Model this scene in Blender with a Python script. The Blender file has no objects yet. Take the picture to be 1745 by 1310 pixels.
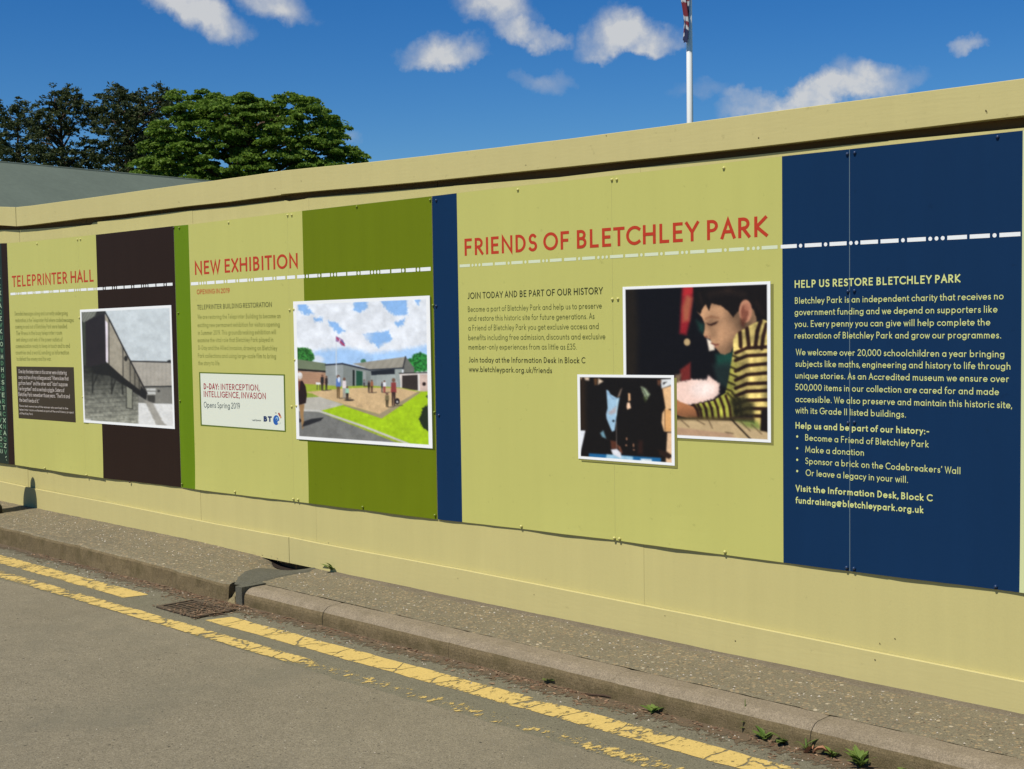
import bpy, math, random
import numpy as np
from mathutils import Vector, Matrix

random.seed(7); RNG = np.random.default_rng(11)
SC = bpy.context.scene
COL = SC.collection
R = math.radians

# ------------------------------------------------------------------ camera
F_PX, CX, CY, IW, IH = 2330.55, 872.5, 655.0, 1745.0, 1310.0
PITCH, ROLL, YAW = -0.0578917, -0.0150780, -0.7870327
EYE = 1.5                      # camera height over the pavement
D = 4.7227                     # distance of the hoarding's plywood face (plane y = D)
_cp, _sp, _cy, _sy = math.cos(PITCH), math.sin(PITCH), math.cos(YAW), math.sin(YAW)
FW = np.array([_sy*_cp, _cy*_cp, _sp]); _r = np.array([_cy, -_sy, 0.0]); _u = np.cross(_r, FW)
RT = _r*math.cos(ROLL)+_u*math.sin(ROLL); UP = -_r*math.sin(ROLL)+_u*math.cos(ROLL)
cam_d = bpy.data.cameras.new('camera'); cam = bpy.data.objects.new('camera', cam_d); COL.objects.link(cam)
cam_d.sensor_width = 36.0; cam_d.sensor_fit = 'HORIZONTAL'; cam_d.lens = 36.0*F_PX/IW
cam_d.clip_start = 0.05; cam_d.clip_end = 3000
M = Matrix.Identity(4)
for i in range(3):
    M[i][0], M[i][1], M[i][2] = RT[i], UP[i], -FW[i]
M[2][3] = EYE
cam.matrix_world = M
SC.camera = cam

def ray(px, py): return FW+RT*(px-CX)/F_PX-UP*(py-CY)/F_PX
def wall(px, py, y=D):         # photo measurement -> (x, z) on the hoarding plane
    d = ray(px, py); t = y/d[1]; return d[0]*t, EYE+d[2]*t
def ground(px, py, z=0.0):     # photo measurement -> (x, y) on a level plane
    d = ray(px, py); t = (z-EYE)/d[2]; return d[0]*t, d[1]*t
def project(P):
    q = P-np.array([0, 0, EYE]); z = q@FW
    return CX+F_PX*(q@RT)/z, CY-F_PX*(q@UP)/z
def at_depth(px, py, dist):
    d = ray(px, py); return d*dist+np.array([0, 0, EYE])

# ------------------------------------------------------------------ sky, sun, exposure
SUN_EL, SUN_ROT = R(56), math.pi-0.10
SC.view_settings.view_transform = 'Standard'; SC.view_settings.look = 'None'
SC.view_settings.gamma = 1.0; SC.view_settings.exposure = 0.08
sd = bpy.data.lights.new('sun', 'SUN'); sd.energy = 4.9; sd.angle = R(0.53); sd.color = (1.0, 0.95, 0.86)
sun = bpy.data.objects.new('sun', sd); COL.objects.link(sun)
sun.location = (0, -5, 20)
SDIR = Vector((math.sin(SUN_ROT)*math.cos(SUN_EL), math.cos(SUN_ROT)*math.cos(SUN_EL), math.sin(SUN_EL)))
sun.rotation_euler = SDIR.to_track_quat('Z', 'Y').to_euler()

world = bpy.data.worlds.new('World'); SC.world = world; world.use_nodes = True
nt = world.node_tree; nt.nodes.clear()
def N(t, typ, **kw):
    n = t.nodes.new(typ)
    for k, v in kw.items():
        if k == 'ins':
            for a, b in v.items(): n.inputs[a].default_value = b
        else: setattr(n, k, v)
    return n
def math_n(t, op, a, b=None, c=None, clamp=False):
    n = t.nodes.new('ShaderNodeMath'); n.operation = op; n.use_clamp = clamp
    for i, v in enumerate((a, b, c)):
        if v is None: continue
        if isinstance(v, (int, float)): n.inputs[i].default_value = v
        else: t.links.new(v, n.inputs[i])
    return n.outputs[0]
sky = N(nt, 'ShaderNodeTexSky', sky_type='NISHITA', sun_disc=False, sun_elevation=SUN_EL, sun_rotation=SUN_ROT,
        altitude=200, air_density=1.0, dust_density=0.15, ozone_density=4.0)
hs = N(nt, 'ShaderNodeHueSaturation', ins={'Saturation': 1.38, 'Value': 0.95, 'Hue': 0.503})
nt.links.new(sky.outputs[0], hs.inputs['Color'])
clear = N(nt, 'ShaderNodeMixRGB', blend_type='MULTIPLY'); clear.inputs[0].default_value = 1.0; clear.inputs[2].default_value = (.70, .96, 1.20, 1)
nt.links.new(hs.outputs[0], clear.inputs[1])
tc = N(nt, 'ShaderNodeTexCoord')
nz = N(nt, 'ShaderNodeTexNoise', ins={'Scale': 17.0, 'Detail': 8.0, 'Roughness': 0.62})
nt.links.new(tc.outputs['Generated'], nz.inputs['Vector'])
sub = N(nt, 'ShaderNodeVectorMath', operation='SUBTRACT'); sub.inputs[1].default_value = (.5, .5, .5)
nt.links.new(nz.outputs['Color'], sub.inputs[0])
scl = N(nt, 'ShaderNodeVectorMath', operation='SCALE'); scl.inputs['Scale'].default_value = 0.055
nt.links.new(sub.outputs[0], scl.inputs[0])
wv = N(nt, 'ShaderNodeVectorMath', operation='ADD')
nt.links.new(tc.outputs['Generated'], wv.inputs[0]); nt.links.new(scl.outputs[0], wv.inputs[1])
nz2 = N(nt, 'ShaderNodeTexNoise', ins={'Scale': 38.0, 'Detail': 8.0, 'Roughness': 0.55})
nt.links.new(tc.outputs['Generated'], nz2.inputs['Vector'])
# small fair-weather clouds: centre taken from image pixels, half width, half height (below / above), tilt, density
CLOUDS = [(322, 14, 92, 34, 40, -18, .95), (468, 2, 70, 30, 34, -22, .7), (842, 10, 74, 46, 42, -24, .9), (898, 56, 76, 20, 24, -6, .75),
          (758, 98, 76, 20, 38, 2, .8), (1066, 82, 84, 18, 60, 2, 1.0), (1118, 62, 44, 30, 30, 0, .3),
          (920, 140, 50, 18, 24, 0, .42), (1405, 160, 160, 24, 36, 10, 1.05), (1490, 126, 70, 30, 34, -6, .85), (1300, 168, 60, 26, 22, 0, .6),
          (1205, 162, 55, 16, 18, 0, .28), (1640, 82, 24, 14, 16, 0, .5), (597, 232, 18, 14, 14, 0, .3)]
cmask = None; cshade = None
for (px, py, hw, hb, ha, tilt, dens) in CLOUDS:
    d0 = ray(px, py); d0 = d0/np.linalg.norm(d0)
    r0 = np.cross(d0, [0, 0, 1.0]); r0 /= np.linalg.norm(r0); u0 = np.cross(r0, d0)
    ct, st = math.cos(R(tilt)), math.sin(R(tilt))
    r1 = r0*ct+u0*st; u1 = -r0*st+u0*ct
    def dot(vec):
        n = N(nt, 'ShaderNodeVectorMath', operation='DOT_PRODUCT'); n.inputs[1].default_value = tuple(vec)
        nt.links.new(wv.outputs[0], n.inputs[0]); return n.outputs['Value']
    a = math_n(nt, 'MULTIPLY', dot(r1), F_PX/hw)
    b = dot(u1)
    bp = math_n(nt, 'MULTIPLY', math_n(nt, 'MAXIMUM', b, 0.0), F_PX/ha)
    bn = math_n(nt, 'MULTIPLY', math_n(nt, 'MINIMUM', b, 0.0), F_PX/hb)
    bb = math_n(nt, 'ADD', bp, bn)
    r2 = math_n(nt, 'ADD', math_n(nt, 'MULTIPLY', a, a), math_n(nt, 'MULTIPLY', bb, bb))
    front = math_n(nt, 'GREATER_THAN', dot(d0), 0.3)
    m = math_n(nt, 'MULTIPLY', math_n(nt, 'MULTIPLY', math_n(nt, 'SUBTRACT', 1.25, r2), dens*.95, clamp=True), front)
    cmask = m if cmask is None else math_n(nt, 'MAXIMUM', cmask, m)
den = math_n(nt, 'MULTIPLY_ADD', nz2.outputs['Fac'], 2.1, -0.08)
cm = math_n(nt, 'MULTIPLY', cmask, den, clamp=True)
cm = math_n(nt, 'MULTIPLY', math_n(nt, 'POWER', cm, 1.25), 0.90)
ccol = N(nt, 'ShaderNodeMixRGB'); ccol.inputs[1].default_value = (5.8, 6.2, 6.7, 1); ccol.inputs[2].default_value = (8.9, 8.95, 8.9, 1)
nt.links.new(cm, ccol.inputs[0])
mixc = N(nt, 'ShaderNodeMixRGB'); nt.links.new(cm, mixc.inputs[0])
nt.links.new(clear.outputs[0], mixc.inputs[1]); nt.links.new(ccol.outputs[0], mixc.inputs[2])
bg = N(nt, 'ShaderNodeBackground', ins={'Strength': 0.07}); wo = N(nt, 'ShaderNodeOutputWorld')
nt.links.new(mixc.outputs[0], bg.inputs[0]); nt.links.new(bg.outputs[0], wo.inputs[0])

# ------------------------------------------------------------------ helpers
def lin(c):
    return tuple((x/255/12.92 if x/255 <= .04045 else ((x/255+.055)/1.055)**2.4) for x in c[:3])
def lin_np(a):
    a = a/255.0; return np.where(a <= .04045, a/12.92, ((a+.055)/1.055)**2.4)

MATS = {}
def mat(name, rgb, rough=0.6, var=0.0, vscale=3.0, bump=0.0, bscale=60.0, spec=0.3, stretch=None, k=1.0, grain=0.0, gscale=300.0, streak=0.0):
    if name in MATS: return MATS[name]
    m = bpy.data.materials.new(name); m.use_nodes = True; t = m.node_tree
    b = t.nodes['Principled BSDF']; c = tuple(k*x for x in lin(rgb))
    b.inputs['Base Color'].default_value = (*c, 1); b.inputs['Roughness'].default_value = rough
    b.inputs['Specular IOR Level'].default_value = spec
    tco = N(t, 'ShaderNodeTexCoord'); mp = N(t, 'ShaderNodeMapping')
    if stretch: mp.inputs['Scale'].default_value = stretch
    t.links.new(tco.outputs['Object'], mp.inputs['Vector'])
    if var or grain or streak:
        n = N(t, 'ShaderNodeTexNoise', ins={'Scale': vscale, 'Detail': 5.0, 'Roughness': .6}); t.links.new(mp.outputs[0], n.inputs['Vector'])
        f = math_n(t, 'MULTIPLY_ADD', n.outputs['Fac'], 2*var, 1-var)
        if grain:
            g = N(t, 'ShaderNodeTexNoise', ins={'Scale': gscale, 'Detail': 2.0}); t.links.new(mp.outputs[0], g.inputs['Vector'])
            f = math_n(t, 'MULTIPLY', f, math_n(t, 'MULTIPLY_ADD', g.outputs['Fac'], 2*grain, 1-grain))
        if streak:
            m2 = N(t, 'ShaderNodeMapping'); m2.inputs['Scale'].default_value = (5, 5, .35); t.links.new(tco.outputs['Object'], m2.inputs['Vector'])
            g = N(t, 'ShaderNodeTexNoise', ins={'Scale': 2.2, 'Detail': 6.0, 'Roughness': .65}); t.links.new(m2.outputs[0], g.inputs['Vector'])
            f = math_n(t, 'MULTIPLY', f, math_n(t, 'MULTIPLY_ADD', g.outputs['Fac'], 2*streak, 1-streak))
            sp = N(t, 'ShaderNodeTexNoise', ins={'Scale': 26.0, 'Detail': 3.0, 'Roughness': .7}); t.links.new(tco.outputs['Object'], sp.inputs['Vector'])
            sm = math_n(t, 'MULTIPLY', math_n(t, 'SUBTRACT', sp.outputs['Fac'], .66, clamp=True), 1.6, clamp=True)
            f = math_n(t, 'MULTIPLY', f, math_n(t, 'SUBTRACT', 1.0, sm))
        v = N(t, 'ShaderNodeVectorMath', operation='SCALE'); v.inputs[0].default_value = c
        t.links.new(f, v.inputs['Scale']); t.links.new(v.outputs[0], b.inputs['Base Color'])
    if bump:
        n = N(t, 'ShaderNodeTexNoise', ins={'Scale': bscale, 'Detail': 4.0}); t.links.new(mp.outputs[0], n.inputs['Vector'])
        bu = N(t, 'ShaderNodeBump', ins={'Strength': bump, 'Distance': .01}); t.links.new(n.outputs['Fac'], bu.inputs['Height'])
        t.links.new(bu.outputs[0], b.inputs['Normal'])
    MATS[name] = m; return m

class MB:
    def __init__(s): s.v = []; s.f = []; s.m = []
    def add(s, verts, faces, mi=0):
        o = len(s.v); s.v += [tuple(map(float, p)) for p in verts]
        for f in faces: s.f.append(tuple(i+o for i in f)); s.m.append(mi)
    def box(s, x0, x1, y0, y1, z0, z1, mi=0):
        s.hexa([(x0,y0,z0),(x1,y0,z0),(x1,y1,z0),(x0,y1,z0),(x0,y0,z1),(x1,y0,z1),(x1,y1,z1),(x0,y1,z1)], mi)
    def hexa(s, v, mi=0):
        s.add(v, [(0,3,2,1),(4,5,6,7),(0,1,5,4),(1,2,6,5),(2,3,7,6),(3,0,4,7)], mi)
    def tube(s, pts, rad, n=10, mi=0, cap=True):
        pts = [Vector(p) for p in pts]; rings = []
        for i, p in enumerate(pts):
            d = (pts[min(i+1, len(pts)-1)]-pts[max(i-1, 0)]).normalized()
            a = d.cross(Vector((0.31, 0.95, 0.05)) if abs(d.y) < .9 else Vector((1, 0, 0))).normalized(); b = d.cross(a)
            rr = rad[i] if isinstance(rad, (list, tuple)) else rad
            rings.append([p+(a*math.cos(2*math.pi*k/n)+b*math.sin(2*math.pi*k/n))*rr for k in range(n)])
        vs = [q for r in rings for q in r]; fs = []
        for i in range(len(pts)-1):
            for k in range(n):
                fs.append((i*n+k, i*n+(k+1) % n, (i+1)*n+(k+1) % n, (i+1)*n+k))
        if cap: fs += [tuple(range(n))[::-1], tuple(range((len(pts)-1)*n, len(pts)*n))]
        s.add(vs, fs, mi)
    def lathe(s, prof, cx, cy, n=20, mi=0):
        vs = [(cx+r*math.cos(2*math.pi*k/n), cy+r*math.sin(2*math.pi*k/n), z) for r, z in prof for k in range(n)]
        fs = [(i*n+k, i*n+(k+1) % n, (i+1)*n+(k+1) % n, (i+1)*n+k) for i in range(len(prof)-1) for k in range(n)]
        fs += [tuple(range(n))[::-1], tuple(range((len(prof)-1)*n, len(prof)*n))]
        s.add(vs, fs, mi)
    def build(s, name, mats, parent=None, smooth=False):
        me = bpy.data.meshes.new(name)
        off = Vector(parent['_w']) if parent is not None else Vector((0, 0, 0))
        me.from_pydata([(x-off.x, y-off.y, z-off.z) for x, y, z in s.v], [], s.f)
        mats = mats if isinstance(mats, (list, tuple)) else [mats]
        for m in mats: me.materials.append(m)
        if len(mats) > 1: me.polygons.foreach_set('material_index', s.m)
        if smooth: me.polygons.foreach_set('use_smooth', [True]*len(s.f))
        me.update()
        o = bpy.data.objects.new(name, me); COL.objects.link(o)
        if parent is not None:
            o.parent = parent; o['_w'] = tuple(off)
        else: o['_w'] = (0.0, 0.0, 0.0)
        return o
def tag(o, label=None, cat=None, group=None, kind=None):
    for k, v in (('label', label), ('category', cat), ('group', group), ('kind', kind)):
        if v: o[k] = v
    return o
def thing(name, loc, label, cat, group=None):
    o = bpy.data.objects.new(name, None); COL.objects.link(o); o.location = loc; o['_w'] = tuple(map(float, loc))
    o.empty_display_size = .2
    return tag(o, label, cat, group)
def recentre(o, p):                    # put a one-mesh thing's origin at its base
    p = Vector(p)
    for v in o.data.vertices: v.co -= p
    o.location = p; return o

# ------------------------------------------------------------------ materials
CREAM = (187, 177, 117)
m_cream = mat('cream_paint', CREAM, .6, .05, 1.6, .035, 70, .2, grain=.04, gscale=160, streak=.07)
m_cream_b = mat('cream_paint_board', (187, 176, 119), .55, .05, 1.5, .05, 30, .2, stretch=(.35, 1, 3), grain=.04, gscale=200, streak=.06)
m_back = mat('bare_ply', (120, 92, 60), .8, .1, 4)
m_lime = mat('print_lime', (182, 180, 102), .42, .035, 1.2, .02, 30, .12, streak=.04)
m_pale = mat('print_pale_lime', (196, 202, 150), .38, .02, 1.2)
m_navy = mat('print_navy', (15, 45, 78), .55, .05, 3, .03, 30, .10, streak=.09)
m_olive = mat('print_olive', (101, 115, 14), .45, .04, 3, .03, 30, .10, streak=.09)
m_leafg = mat('print_leaf_green', (96, 124, 16), .45, .04, 3, .03, 30, .10, streak=.09)
m_brown = mat('print_brown', (42, 30, 24), .5, .05, 3, .03, 30, .08, streak=.09)
m_dgreen = mat('print_dark_green', (20, 38, 30), .4, .05, 3)
m_trim = mat('worn_print_edge', (92, 112, 122), .5)
m_edge = mat('board_edge', (205, 200, 170), .5)
m_red = mat('ink_red', (178, 56, 30), .45)
m_redb = mat('ink_crimson', (160, 62, 70), .45)
m_ink = mat('ink_dark_olive', (54, 56, 28), .45)
m_ink2 = mat('ink_olive', (86, 91, 43), .45)
m_ink3 = mat('ink_faint_olive', (130, 133, 64), .45)
m_cremt = mat('ink_pale_lime', (202, 208, 132), .45)
m_white = mat('ink_white', (226, 228, 226), .45)
m_white2 = mat('ink_soft_white', (205, 212, 180), .45)
m_greyt = mat('ink_grey', (70, 84, 88), .45)
m_blueink = mat('ink_blue', (28, 48, 92), .45)
m_print_sh = mat('print_drop_shadow', (128, 126, 66), .4)  # darker lime of the drop shadow printed beside a picture
m_print_sh2 = mat('print_drop_shadow_olive', (66, 78, 14), .4)  # the same printed drop shadow on olive
m_screw = mat('screw_cap_lime', (190, 184, 110), .35, spec=.5)
m_screw_d = mat('screw_cap_navy', (26, 50, 84), .35, spec=.5)
m_screw_g = mat('screw_cap_green', (112, 126, 30), .35, spec=.5)
m_screw_b = mat('screw_cap_brown', (60, 46, 40), .4, spec=.4)
m_nail = mat('rusty_nail', (78, 62, 36), .7)
m_asph = None

def ground_mat(name, base, specks, k=1.0, lightvar=.12, moss=None, bump=.5, sc=260.0):
    m = bpy.data.materials.new(name); m.use_nodes = True; t = m.node_tree; b = t.nodes['Principled BSDF']
    b.inputs['Roughness'].default_value = .9; b.inputs['Specular IOR Level'].default_value = .15
    tco = N(t, 'ShaderNodeTexCoord')
    def noise(s, d=4, r=.6):
        n = N(t, 'ShaderNodeTexNoise', ins={'Scale': s, 'Detail': d, 'Roughness': r}); t.links.new(tco.outputs['Object'], n.inputs['Vector']); return n.outputs['Fac']
    big = noise(1.1, 5); mid = noise(14, 5); fine = noise(sc, 2)
    f = math_n(t, 'MULTIPLY_ADD', big, 2*lightvar, 1-lightvar)
    f = math_n(t, 'MULTIPLY', f, math_n(t, 'MULTIPLY_ADD', mid, .36, .82))
    f = math_n(t, 'MULTIPLY', f, math_n(t, 'MULTIPLY_ADD', fine, 1.5, .25)); f = math_n(t, 'MULTIPLY', f, math_n(t, 'MULTIPLY_ADD', noise(70, 3, .7), .8, .6))
    c = tuple(k*x for x in lin(base))
    v = N(t, 'ShaderNodeVectorMath', operation='SCALE'); v.inputs[0].default_value = c; t.links.new(f, v.inputs['Scale'])
    out = v.outputs[0]
    for (scale, thr, col, dens) in specks:
        vo = N(t, 'ShaderNodeTexVoronoi', ins={'Scale': scale}); t.links.new(tco.outputs['Object'], vo.inputs['Vector'])
        sep = N(t, 'ShaderNodeSeparateColor'); t.links.new(vo.outputs['Color'], sep.inputs[0])
        on = math_n(t, 'MULTIPLY', math_n(t, 'LESS_THAN', vo.outputs['Distance'], thr), math_n(t, 'GREATER_THAN', sep.outputs[0], 1-dens))
        mx = N(t, 'ShaderNodeMixRGB'); t.links.new(on, mx.inputs[0]); t.links.new(out, mx.inputs[1])
        mx.inputs[2].default_value = (*lin(col), 1); out = mx.outputs[0]
    if moss:
        n = noise(moss[1], 6, .7); g = math_n(t, 'MULTIPLY', math_n(t, 'SUBTRACT', n, moss[2], clamp=True), moss[3], clamp=True)
        mx = N(t, 'ShaderNodeMixRGB'); t.links.new(g, mx.inputs[0]); t.links.new(out, mx.inputs[1]); mx.inputs[2].default_value = (*lin(moss[0]), 1); out = mx.outputs[0]
    t.links.new(out, b.inputs['Base Color'])
    bu = N(t, 'ShaderNodeBump', ins={'Strength': bump, 'Distance': .006}); t.links.new(fine, bu.inputs['Height']); t.links.new(bu.outputs[0], b.inputs['Normal'])
    return m
m_asph = ground_mat('asphalt', (122, 114, 94), [(95, .22, (150, 145, 130), .08), (70, .22, (70, 66, 56), .14), (22, .13, (74, 70, 58), .12), (30, .10, (178, 172, 152), .05)], lightvar=.17, moss=((104, 100, 84), 1.7, .5, 2.4), sc=190)
m_pave = ground_mat('worn_concrete_paving', (117, 109, 88), [(40, .38, (142, 126, 96), .32), (62, .34, (152, 136, 106), .28), (30, .24, (176, 164, 138), .07), (85, .3, (134, 110, 84), .3), (50, .25, (84, 76, 62), .2)], lightvar=.14, moss=((98, 92, 78), 5, .52, 2.2), bump=.8, sc=170)
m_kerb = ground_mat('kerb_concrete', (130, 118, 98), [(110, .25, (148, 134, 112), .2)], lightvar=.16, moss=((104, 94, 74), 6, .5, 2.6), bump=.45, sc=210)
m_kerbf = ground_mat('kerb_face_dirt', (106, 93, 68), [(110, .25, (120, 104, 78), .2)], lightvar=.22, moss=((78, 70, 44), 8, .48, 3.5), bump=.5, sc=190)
m_tar = ground_mat('tar_patch', (88, 86, 74), [(120, .22, (120, 116, 102), .1)], lightvar=.12, bump=.4)
m_soil_shade = mat('dark_soil_and_shade', (44, 34, 24), .95, .3, 20, .5, 80)  # soil, and the shade painted into the hollow under the skirting
m_grass_far = mat('rough_grass', (70, 84, 40), .9, .3, .3)

# ------------------------------------------------------------------ setting: ground, road, pavement, kerb
b = MB(); b.add([(-700, -700, -.16), (700, -700, -.16), (700, 1200, -.16), (-700, 1200, -.16)], [(0, 1, 2, 3)])
tag(b.build('ground', m_grass_far), kind='structure')
ROADZ = -.10
b = MB()
xs = np.linspace(-40, 20, 61); ys = np.linspace(-9, 4.30, 30)
vv = [(x, y, ROADZ-.012*max(0, (3.9-y))/6) for y in ys for x in xs]; nx = len(xs)
b.add(vv, [(j*nx+i, j*nx+i+1, (j+1)*nx+i+1, (j+1)*nx+i) for j in range(len(ys)-1) for i in range(nx-1)])
tag(b.build('road', m_asph), kind='structure')
b = MB(); b.add([(-14, 3.99, ROADZ+.003), (8, 3.99, ROADZ+.003), (8, 4.29, ROADZ+.003), (-14, 4.29, ROADZ+.003)], [(0, 1, 2, 3)])

def wob(x, s=1.0, seed=0.0):
    return (math.sin(x*3.1*s+seed)+.6*math.sin(x*7.7*s+1.3+seed)+.4*math.sin(x*17.3*s+2.1+seed)+.3*math.sin(x*41.0*s+seed*2))/2.3
def pave_z(x, y):
    z = .001*wob(x, 1.3)+.002*wob(y*6+x, 1, 2)
    if x < -6.4: z += .020*min(1, (-6.4-x)/1.2)
    # hollow under the skirting beside the tar patch
    dx = (x+6.63)/.20; dy = (y-4.76)/.20
    z -= .050*math.exp(-dx**4)*math.exp(-dy*dy)*(1 if y > 4.4 else .8)
    return z
# old cast slab, left of the break, with a rough arris
b = MB()
xs = list(np.arange(-14.0, -6.36, .025)); prof_n = 7
rows = []
yt = list(np.linspace(4.17, 5.0, 30))
for x in xs:
    yf = 4.118+.010*wob(x, 2.2)+.006*wob(x, 9, 1)
    end = max(0.0, (x+6.44)/.07); yf += .02*end*end
    e = .010+.006*wob(x, 6, 3)
    zt = pave_z(x, 4.17)
    ring = [(x, yf-.006, -.13), (x, yf+.006*wob(x, 5, 4), -.06), (x, yf+.003+.003*wob(x, 13, 2), zt-.016-e*.3), (x, yf+.008+e*.3, zt-.006-e*.15), (x, yf+.022+e*.5, zt-.001)]
    ring += [(x, y, pave_z(x, y)+(.004*wob(x*3+y*20, 2) if y < 4.3 else .0015*wob(x*5+y*30, 2))) for y in yt]
    rows.append(ring)
n = len(rows[0]); vs = [p for r in rows for p in r]
for i in range(len(rows)-1):
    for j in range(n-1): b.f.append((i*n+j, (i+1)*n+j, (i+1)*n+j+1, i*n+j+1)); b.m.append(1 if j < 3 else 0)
b.v += vs
e = (len(rows)-1)*n
b.add([vs[e+j] for j in range(n)]+[(vs[e+j][0]-.03, vs[e+j][1]+.02, -.13) for j in range(n)], [(j, n+j, n+j+1, j+1) for j in range(n-1)])
# newer strip, right of the break
xs = list(np.arange(-6.36, 6.0, .04)); ys = list(np.linspace(4.262, 5.0, 26)); n = len(ys)
vs = [(x, y, pave_z(x, y)+.0018*wob(x*5+y*30, 2)-(.004 if y < 4.27 else 0)) for x in xs for y in ys]
b.add(vs, [(i*n+j, (i+1)*n+j, (i+1)*n+j+1, i*n+j+1) for i in range(len(xs)-1) for j in range(n-1)])
tag(b.build('pavement', [m_pave, m_kerbf], smooth=False), kind='structure')
# tar repair over the break
b = MB()
outl = [(190, 520), (205, 478), (250, 440), (330, 412), (420, 402), (500, 392), (600, 388), (690, 394), (770, 408), (690, 440), (560, 462), (400, 500), (330, 515), (282, 530)]
ptsg = [ground(350+u*.2595, 860+v*.2595) for u, v in outl]
ctr = np.mean(ptsg, axis=0); vs = []; fs = []; K = len(ptsg); L = 8
for li in range(L+1):
    for (x, y) in ptsg:
        q = ctr+(np.array([x, y])-ctr)*li/L; edge = .004 if li < L else -.004
        vs.append((q[0], q[1], pave_z(q[0], q[1])+edge+.002))
for li in range(L):
    for k in range(K): fs.append((li*K+k, li*K+(k+1) % K, (li+1)*K+(k+1) % K, (li+1)*K+k))
b.add(vs, fs)
b.box(-6.275, -6.215, 4.112, 4.27, -.13, .002)
tag(b.build('tar_patch', m_tar), kind='structure')
# kerb stones: bullnosed section, stone by stone, in one strip
b = MB()
joints = [-6.207, -5.515, -4.572, -3.592, -2.655, -1.72, -.78, .16, 1.1, 2.04, 2.98, 3.92, 4.86]
for i in range(len(joints)-1):
    x0, x1 = joints[i]+.0015, joints[i+1]-.0015; off = random.uniform(-.003, .003); zo = random.uniform(-.002, .002)
    prof = [(4.118, -.13), (4.118, -.06), (4.120, -.045), (4.126, -.030), (4.137, -.016), (4.152, -.006), (4.172, -.001), (4.21, .0), (4.249, .0), (4.255, -.006), (4.256, -.13)]
    xs = np.linspace(x0, x1, 26); vs = []
    for k, x in enumerate(xs):
        ed = .003 if k in (0, 25) else 0
        for (y, z) in prof:
            vs.append((x, y+off+ed*(y < 4.2)+.0015*wob(x, 5, z*30), z+zo-ed*(z > -.02)+.001*wob(x, 7, y*9)))
    n = len(prof)
    for k in range(len(xs)-1):
        for j in range(n-1):
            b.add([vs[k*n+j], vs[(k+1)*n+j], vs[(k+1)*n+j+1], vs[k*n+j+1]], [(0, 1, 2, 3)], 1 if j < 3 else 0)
    b.add(vs[:n], [tuple(range(n))]); b.add(vs[-n:], [tuple(range(n))[::-1]])
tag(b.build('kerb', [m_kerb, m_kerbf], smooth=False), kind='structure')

b = MB(); xs = np.arange(-6.15, 5, .05); vs = []
for x in xs:
    w_ = .085+.03*wob(x, 1.7, 4)+.012*wob(x, 9, 2)
    for j in range(5): y = 4.735-w_*j/4; vs.append((x, y, pave_z(x, y)+.004*(1-j/4)+(.0025 if j < 4 else -.002)))
b.add(vs, [(i*5+j, i*5+j+1, (i+1)*5+j+1, (i+1)*5+j) for i in range(len(xs)-1) for j in range(4)])
tag(b.build('mortar_strip', ground_mat('mortar', (108, 99, 82), [(60, .25, (128, 118, 98), .15)], lightvar=.14, bump=.5)), kind='structure')
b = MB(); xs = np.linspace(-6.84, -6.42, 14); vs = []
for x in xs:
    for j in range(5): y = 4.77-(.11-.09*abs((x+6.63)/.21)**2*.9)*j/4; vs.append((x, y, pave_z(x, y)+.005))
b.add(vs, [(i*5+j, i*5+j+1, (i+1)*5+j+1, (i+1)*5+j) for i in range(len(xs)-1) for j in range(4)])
tag(b.build('soil_and_shade', m_soil_shade), kind='structure')  # dark sheet that paints the shade of the gap under the skirting
m_strip = ground_mat('old_tarmac', (111, 106, 87), [(95, .22, (140, 135, 116), .08), (60, .24, (66, 63, 52), .16), (30, .12, (160, 150, 128), .06)], lightvar=.16, moss=((100, 98, 78), 2.4, .5, 2.2), sc=190)
b = MB(); xs = np.arange(-18, 8, .05); vs = []
for x in xs:
    ye = 3.545+.02*wob(x, .7, 3)+.012*wob(x, 5, 1)
    for j in range(6): y = ye+(4.14-ye)*j/5; vs.append((x, y, ROADZ+.0012-.012*max(0, 3.9-y)/6-(.0016 if j == 0 else 0)))
b.add(vs, [(i*6+j, (i+1)*6+j, (i+1)*6+j+1, i*6+j+1) for i in range(len(xs)-1) for j in range(5)])
tag(b.build('tarmac_strip', m_strip), kind='structure')
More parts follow.
